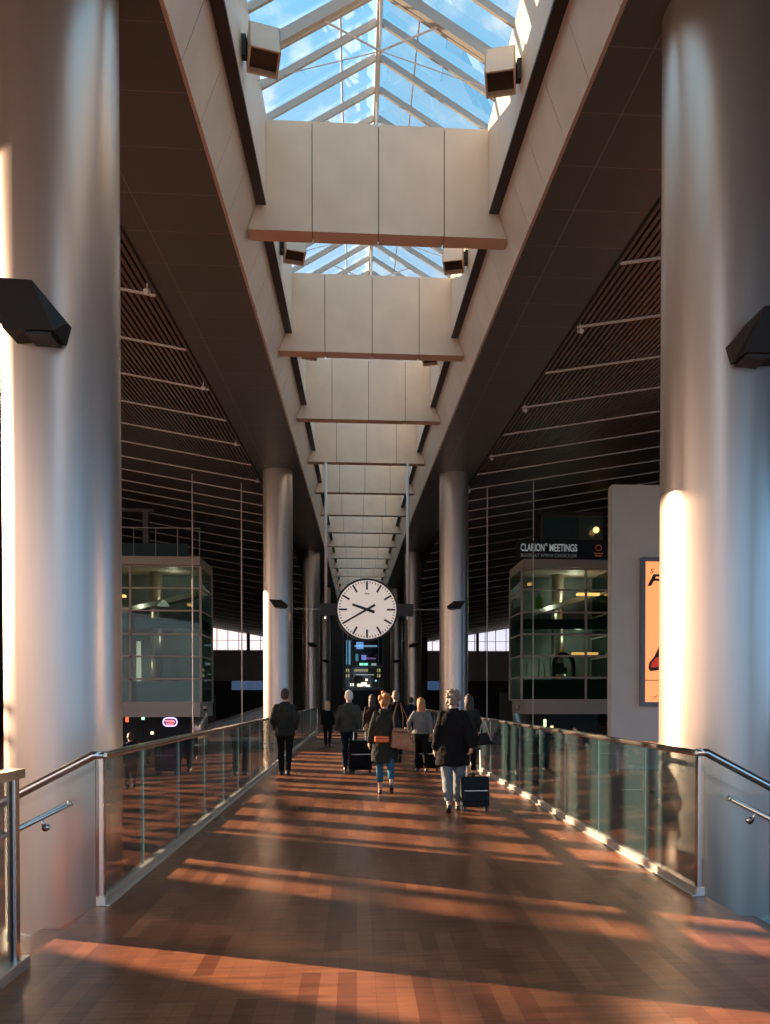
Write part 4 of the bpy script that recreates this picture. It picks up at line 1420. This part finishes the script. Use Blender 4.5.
        if hair_kind == 'long':
            c.loft([(hd + V(0, -.075, -.26), .06, .025), (hd + V(0, -.08, -.2), .085, .04), (hd + V(0, -.07, -.1), .095, .055), (hd + V(0, -.05, 0), .09, .07)], 18)
        if hair_kind == 'pony':
            c.tube([hd + V(0, -.09, .03), hd + V(0, -.14, -.02), hd + V(0, -.13, -.16)], [.03, .035, .012], 10)
        grow(c.v, 0, len(c.v))
        c.v = [(x * k, y * k, z * k) for x, y, z in c.v]
        c.build('hair', hair, t, remesh=.008, disp=.014 if hair_kind != 'short' else .006)
    return t, k, A, hd, hz

DARKGREEN = fab('charcoal_green', (.030, .032, .026)); BLACKC = fab('black', (.010, .009, .009)); JEANS = fab('blue_denim', (.045, .13, .21)); DARKJEANS = fab('dark_denim', (.012, .022, .040))
OLIVE = fab('olive_grey', (.055, .058, .045)); GREYT = fab('grey_blue_trousers', (.16, .19, .20)); GREYJ = fab('grey_tweed', (.17, .17, .155)); KHAKI = fab('khaki', (.08, .075, .05))
REDC = fab('red', (.5, .04, .02)); TEALC = fab('teal_grey', (.03, .07, .08)); PINKC = fab('faded_pink', (.45, .2, .22)); NAVY = fab('navy', (.012, .016, .03))
H_WHITE = mat('white_hair', (.75, .68, .58), .7, bump=.5, bscale=90); H_GREY = mat('grey_hair', (.19, .155, .115), .7, bump=.5, bscale=90); H_BROWN = mat('dark_brown_hair', (.035, .018, .010), .6, bump=.5, bscale=90)
H_GINGER = mat('ginger_blond_hair', (.42, .17, .055), .6, bump=.5, bscale=90); H_FAIR = mat('fair_hair', (.45, .3, .17), .6, bump=.5, bscale=90)

HANG = (((-.05, -.04, -.28), (.0, .05, -.245)), ((.05, .02, -.28), (.0, .10, -.235)))
# man at the left rail, hands in his jacket pockets
X, Y = floor_pt(285, 775)
person('man with short dark hair and a black jacket walking alone beside the left rail', (X, Y, 0), 1.78, -.05, legs=((.10, .05), (-.14, .16)),
       arms=(((-.075, -.07, -.27), (.035, .08, -.20)), ((.075, -.07, -.27), (-.035, .08, -.20))), top=DARKGREEN, top_len=.80, top_w=1.12, legs_m=BLACKC, leg_w=1.0, hair=H_BROWN)
# white haired man with a dark suitcase
X, Y = floor_pt(349, 771)
person('white haired man in an olive grey jacket and dark jeans pulling a black suitcase', (X, Y, 0), 1.76, .0, legs=((.16, .04), (-.16, .22)),
       arms=(((-.075, -.05, -.27), (-.03, .08, -.24)), ((.06, -.08, -.26), (.0, -.05, -.22))), top=OLIVE, top_len=.72, top_w=1.14, legs_m=DARKJEANS, hair=H_WHITE, grip=(False, True))
# woman with the brown bag
X, Y = floor_pt(385, 794)
pw = person('woman with ginger bun in a dark parka and cropped blue jeans', (X, Y, 0), 1.66, .05, legs=((.12, .03), (-.26, .46)),
       arms=(((-.085, -.02, -.27), (-.03, .05, -.23)), ((.07, -.02, -.26), (-.03, .20, -.06))), top=DARKGREEN, top_len=1.13, top_w=1.16, top_flare=1.08, legs_m=JEANS, leg_len=.38, leg_w=1.0,
       hair=H_GINGER, hair_kind='bun', female=True, hood=True)
# grey haired woman with a suitcase
X, Y = floor_pt(453, 811)
person('grey curly haired woman in a black jacket and grey cropped trousers pulling a suitcase', (X, Y, 0), 1.70, -.03, legs=((-.16, .30), (.12, .02)),
       arms=(((-.075, -.04, -.27), (-.03, .06, -.24)), ((.085, -.08, -.26), (.0, -.10, -.22))), top=BLACKC, top_len=.98, top_w=1.24, top_flare=1.06, legs_m=GREYT, leg_len=.24, leg_w=1.18,
       hair=H_GREY, hair_kind='curly', female=True, grip=(False, True))
# woman beyond her with the handbag
X, Y = floor_pt(469, 776)
person('dark haired woman in a dark coat carrying a black handbag beside the right rail', (X, Y, 0), 1.66, -.05, legs=((.16, .04), (-.14, .2)),
       arms=(((-.06, -.04, -.27), (.0, .08, -.24)), ((.08, -.02, -.27), (.03, .12, -.20))), top=DARKGREEN, top_len=.95, top_w=1.05, legs_m=BLACKC, leg_len=.2, hair=H_BROWN, hair_kind='long', female=True)
# woman in the grey jacket
X, Y = floor_pt(421, 772)
person('woman with auburn hair in a light grey jacket pulling a large black suitcase', (X, Y, 0), 1.60, .12, legs=((.15, .04), (-.15, .2)),
       arms=(((-.14, .0, -.24), (.02, .12, -.16)), ((.07, -.06, -.26), (.0, -.04, -.22))), top=GREYJ, top_len=.66, top_w=1.12, legs_m=BLACKC, hair=H_GINGER, hair_kind='long', female=True, grip=(False, True))
person('grey haired man in a black coat half hidden behind the woman with the ginger bun', (0.98, 19.2, 0), 1.80, 0, top=BLACKC, top_len=.95, top_w=1.1, legs_m=BLACKC, hair=H_GREY, fine=False)
person('person in dark brown coat between the white haired man and the ginger haired woman', (0.42, 20.6, 0), 1.70, 0, top=fab('dark_brown', (.03, .02, .017)), top_len=1.0, top_w=1.1, legs_m=BLACKC, hair=H_BROWN, fine=False, female=True, hair_kind='long')
person('distant small fair haired person in black left of the white haired man', (-0.95, 25.5, 0), 1.52, 0, top=BLACKC, top_len=.95, legs_m=BLACKC, hair=H_FAIR, fine=False, female=True, hair_kind='long')
person('distant person in a navy coat between the ginger bun and the grey jacket', (1.95, 27.5, 0), 1.66, 0, top=NAVY, top_len=.95, legs_m=BLACKC, hair=H_BROWN, fine=False)
# people down in the hall, seen through the railing glass
person('person in a red top down in the hall, seen through the right railing glass', (8.35, 29.0, -1.2), 1.72, PI * .8, top=REDC, top_len=.62, legs_m=GREYT, hair=H_BROWN, fine=False)
person('person in a teal grey coat down in the hall, seen through the right railing glass', (6.3, 25.6, -1.2), 1.74, PI * .5, top=TEALC, top_len=1.05, top_w=1.15, legs_m=BLACKC, hair=H_BROWN, fine=False)
person('person in a faded pink top down in the hall, beyond the handbag and right rail', (5.9, 33.5, -1.2), 1.7, PI, top=PINKC, top_len=.66, legs_m=BLACKC, hair=H_FAIR, fine=False, female=True, hair_kind='long')
person('person in a dark coat in the left hall, seen through the left railing glass', (-6.9, 24.0, -1.2), 1.76, .3, top=NAVY, top_len=1.0, legs_m=BLACKC, hair=H_BROWN, fine=False)
person('person in a pale shirt in the left hall, seen through the left railing glass', (-7.3, 18.5, -1.2), 1.74, 1.2, top=fab('pale_shirt', (.5, .48, .44)), top_len=.64, legs_m=NAVY, hair=H_BROWN, fine=False)

# ------------------------------------------------------------------ luggage
def suitcase(label, loc, rz, w, h, d, m, tilt=0.0, handle=.42, trim=M_ALU, group='wheeled suitcases'):
    t = thing('suitcase', label, 'suitcase', loc, rz, group)
    t.rotation_euler = (tilt, 0, rz)
    mb = MB(); mb.box(-w / 2, w / 2, -d / 2, d / 2, .07, h); mb.build('shell', m, t, bevel=.035)
    mb = MB(); mb.box(-w * .42, w * .42, -d / 2 - .03, -d / 2 + .02, .14, h * .60); mb.build('front_pocket', m, t, bevel=.02)
    mb = MB(); mb.box(-w * .40, w * .40, -d / 2 - .012, -d / 2 + .01, h * .66, h * .93); mb.build('upper_pocket', m, t, bevel=.01)
    mb = MB(); mb.box(-w * .41, w * .41, -d / 2 - .036, -d / 2 - .02, h * .585, h * .600); mb.build('zip', trim, t)
    for sx in (-1, 1):
        mb = MB(); mb.tube([(sx * w * .26, d * .3, h - .02), (sx * w * .26, d * .3, h + handle)], .011, 8); mb.build('handle_rod', M_ALU, t)
        mb = MB(); mb.tube([(sx * w * .42 - .015, d * .32, .045), (sx * w * .42 + .015, d * .32, .045)], .045, 16); mb.build('wheel', M_BLACK, t)
        mb = MB(); mb.box(sx * w * .40 - .02, sx * w * .40 + .02, -d * .42, -d * .30, 0, .08); mb.build('foot', M_BLACK, t)
    mb = MB(); mb.tube([(-w * .28, d * .3, h + handle), (w * .28, d * .3, h + handle)], .017, 10); mb.build('handle_grip', M_BLACK, t)
    mb = MB(); mb.tube([(-.09, 0, h - .01), (-.07, 0, h + .035), (.07, 0, h + .035), (.09, 0, h - .01)], .012, 8); mb.build('carry_handle', M_BLACK, t)
    return t
M_CASE = mat('black_suitcase_fabric', (.005, .005, .006), .7, bump=.2, bscale=200, spec=.1); M_CASEB = mat('blue_black_suitcase_fabric', (.006, .012, .018), .6, bump=.2, bscale=200, spec=.15)
X, Y = floor_pt(360, 773); suitcase('black upright suitcase beside the white haired man', (X, Y, 0), .1, .50, .70, .28, M_CASE, handle=.20)
X, Y = floor_pt(428, 771); suitcase('large black suitcase beside the woman in the light grey jacket', (X, Y, 0), -.1, .50, .66, .28, M_CASE, handle=.28)
X, Y = floor_pt(475, 812); suitcase('blue black cabin suitcase with raised pale handle beside the grey haired woman', (X, Y, 0), .0, .40, .50, .24, M_CASEB, tilt=-.12, handle=.40)

# brown shoulder bag, orange pouch, black handbag
X, Y = floor_pt(385, 794)
t = thing('shoulder_bag', 'large brown leather shoulder bag hanging on the ginger haired woman', 'bag', (X + .26, Y - .12, .86), .12)
M_TAN = mat('brown_leather', (.38, .16, .07), .45, noise=.2, nscale=8, bump=.25, bscale=25)
t.rotation_euler = (0, .09, .12)
mb = MB()
mb.hexa([(-.17, -.11, -.08), (.24, -.11, -.12), (.26, .12, -.12), (-.17, .12, -.08), (-.16, -.04, .25), (.08, -.04, .25), (.10, .05, .25), (-.16, .05, .25)])
mb.build('bag_body', M_TAN, t, bevel=.03)
mb = MB(); mb.bar((-.16, -.075, .19), (.10, -.075, .19), .03, .02); mb.build('zip_flap', mat('dark_brown_leather', (.10, .035, .02), .5), t)
for dy, x1 in ((-.05, .08), (.05, .02)):
    mb = MB(); mb.tube([(-.14, dy, .22), (-.17, dy * .5, .42), (-.12, 0.02, .66), (-.06, .03, .66), (x1 - .02, dy * .5, .44), (x1, dy, .26)], [(.016, .006)] * 6, 8); mb.build('strap', M_TAN, t)
t = thing('waist_pouch', 'small bright orange pouch at the back of the ginger haired woman', 'bag', (X - .05, Y - .19, .93), .05)
M_OR = mat('orange_leather', (.85, .16, .03), .45)
mb = MB(); mb.box(-.13, .11, -.045, .045, -.05, .05); mb.build('pouch_body', M_OR, t, bevel=.02)
mb = MB(); mb.box(-.12, .10, -.05, -.04, .01, .02); mb.build('zip', M_BLACK, t)
X, Y = floor_pt(469, 776)
t = thing('handbag', 'black leather handbag with pale strap on the arm of the dark haired woman', 'bag', (X + .30, Y - .06, .76), .1)
mb = MB(); mb.hexa([(-.16, -.06, -.12), (.20, -.06, -.10), (.20, .08, -.10), (-.16, .08, -.12), (-.09, -.03, .13), (.07, -.03, .15), (.07, .04, .15), (-.09, .04, .13)]); mb.build('bag_body', mat('black_leather', (.008, .007, .006), .5, spec=.2), t, bevel=.025)
mb = MB(); mb.tube([(.17, -.04, -.08), (.10, -.04, .12), (.03, 0, .36), (-.04, 0, .36), (-.09, -.02, .12)], .011, 8); mb.build('strap', mat('cream_strap', (.6, .55, .48), .5), t)
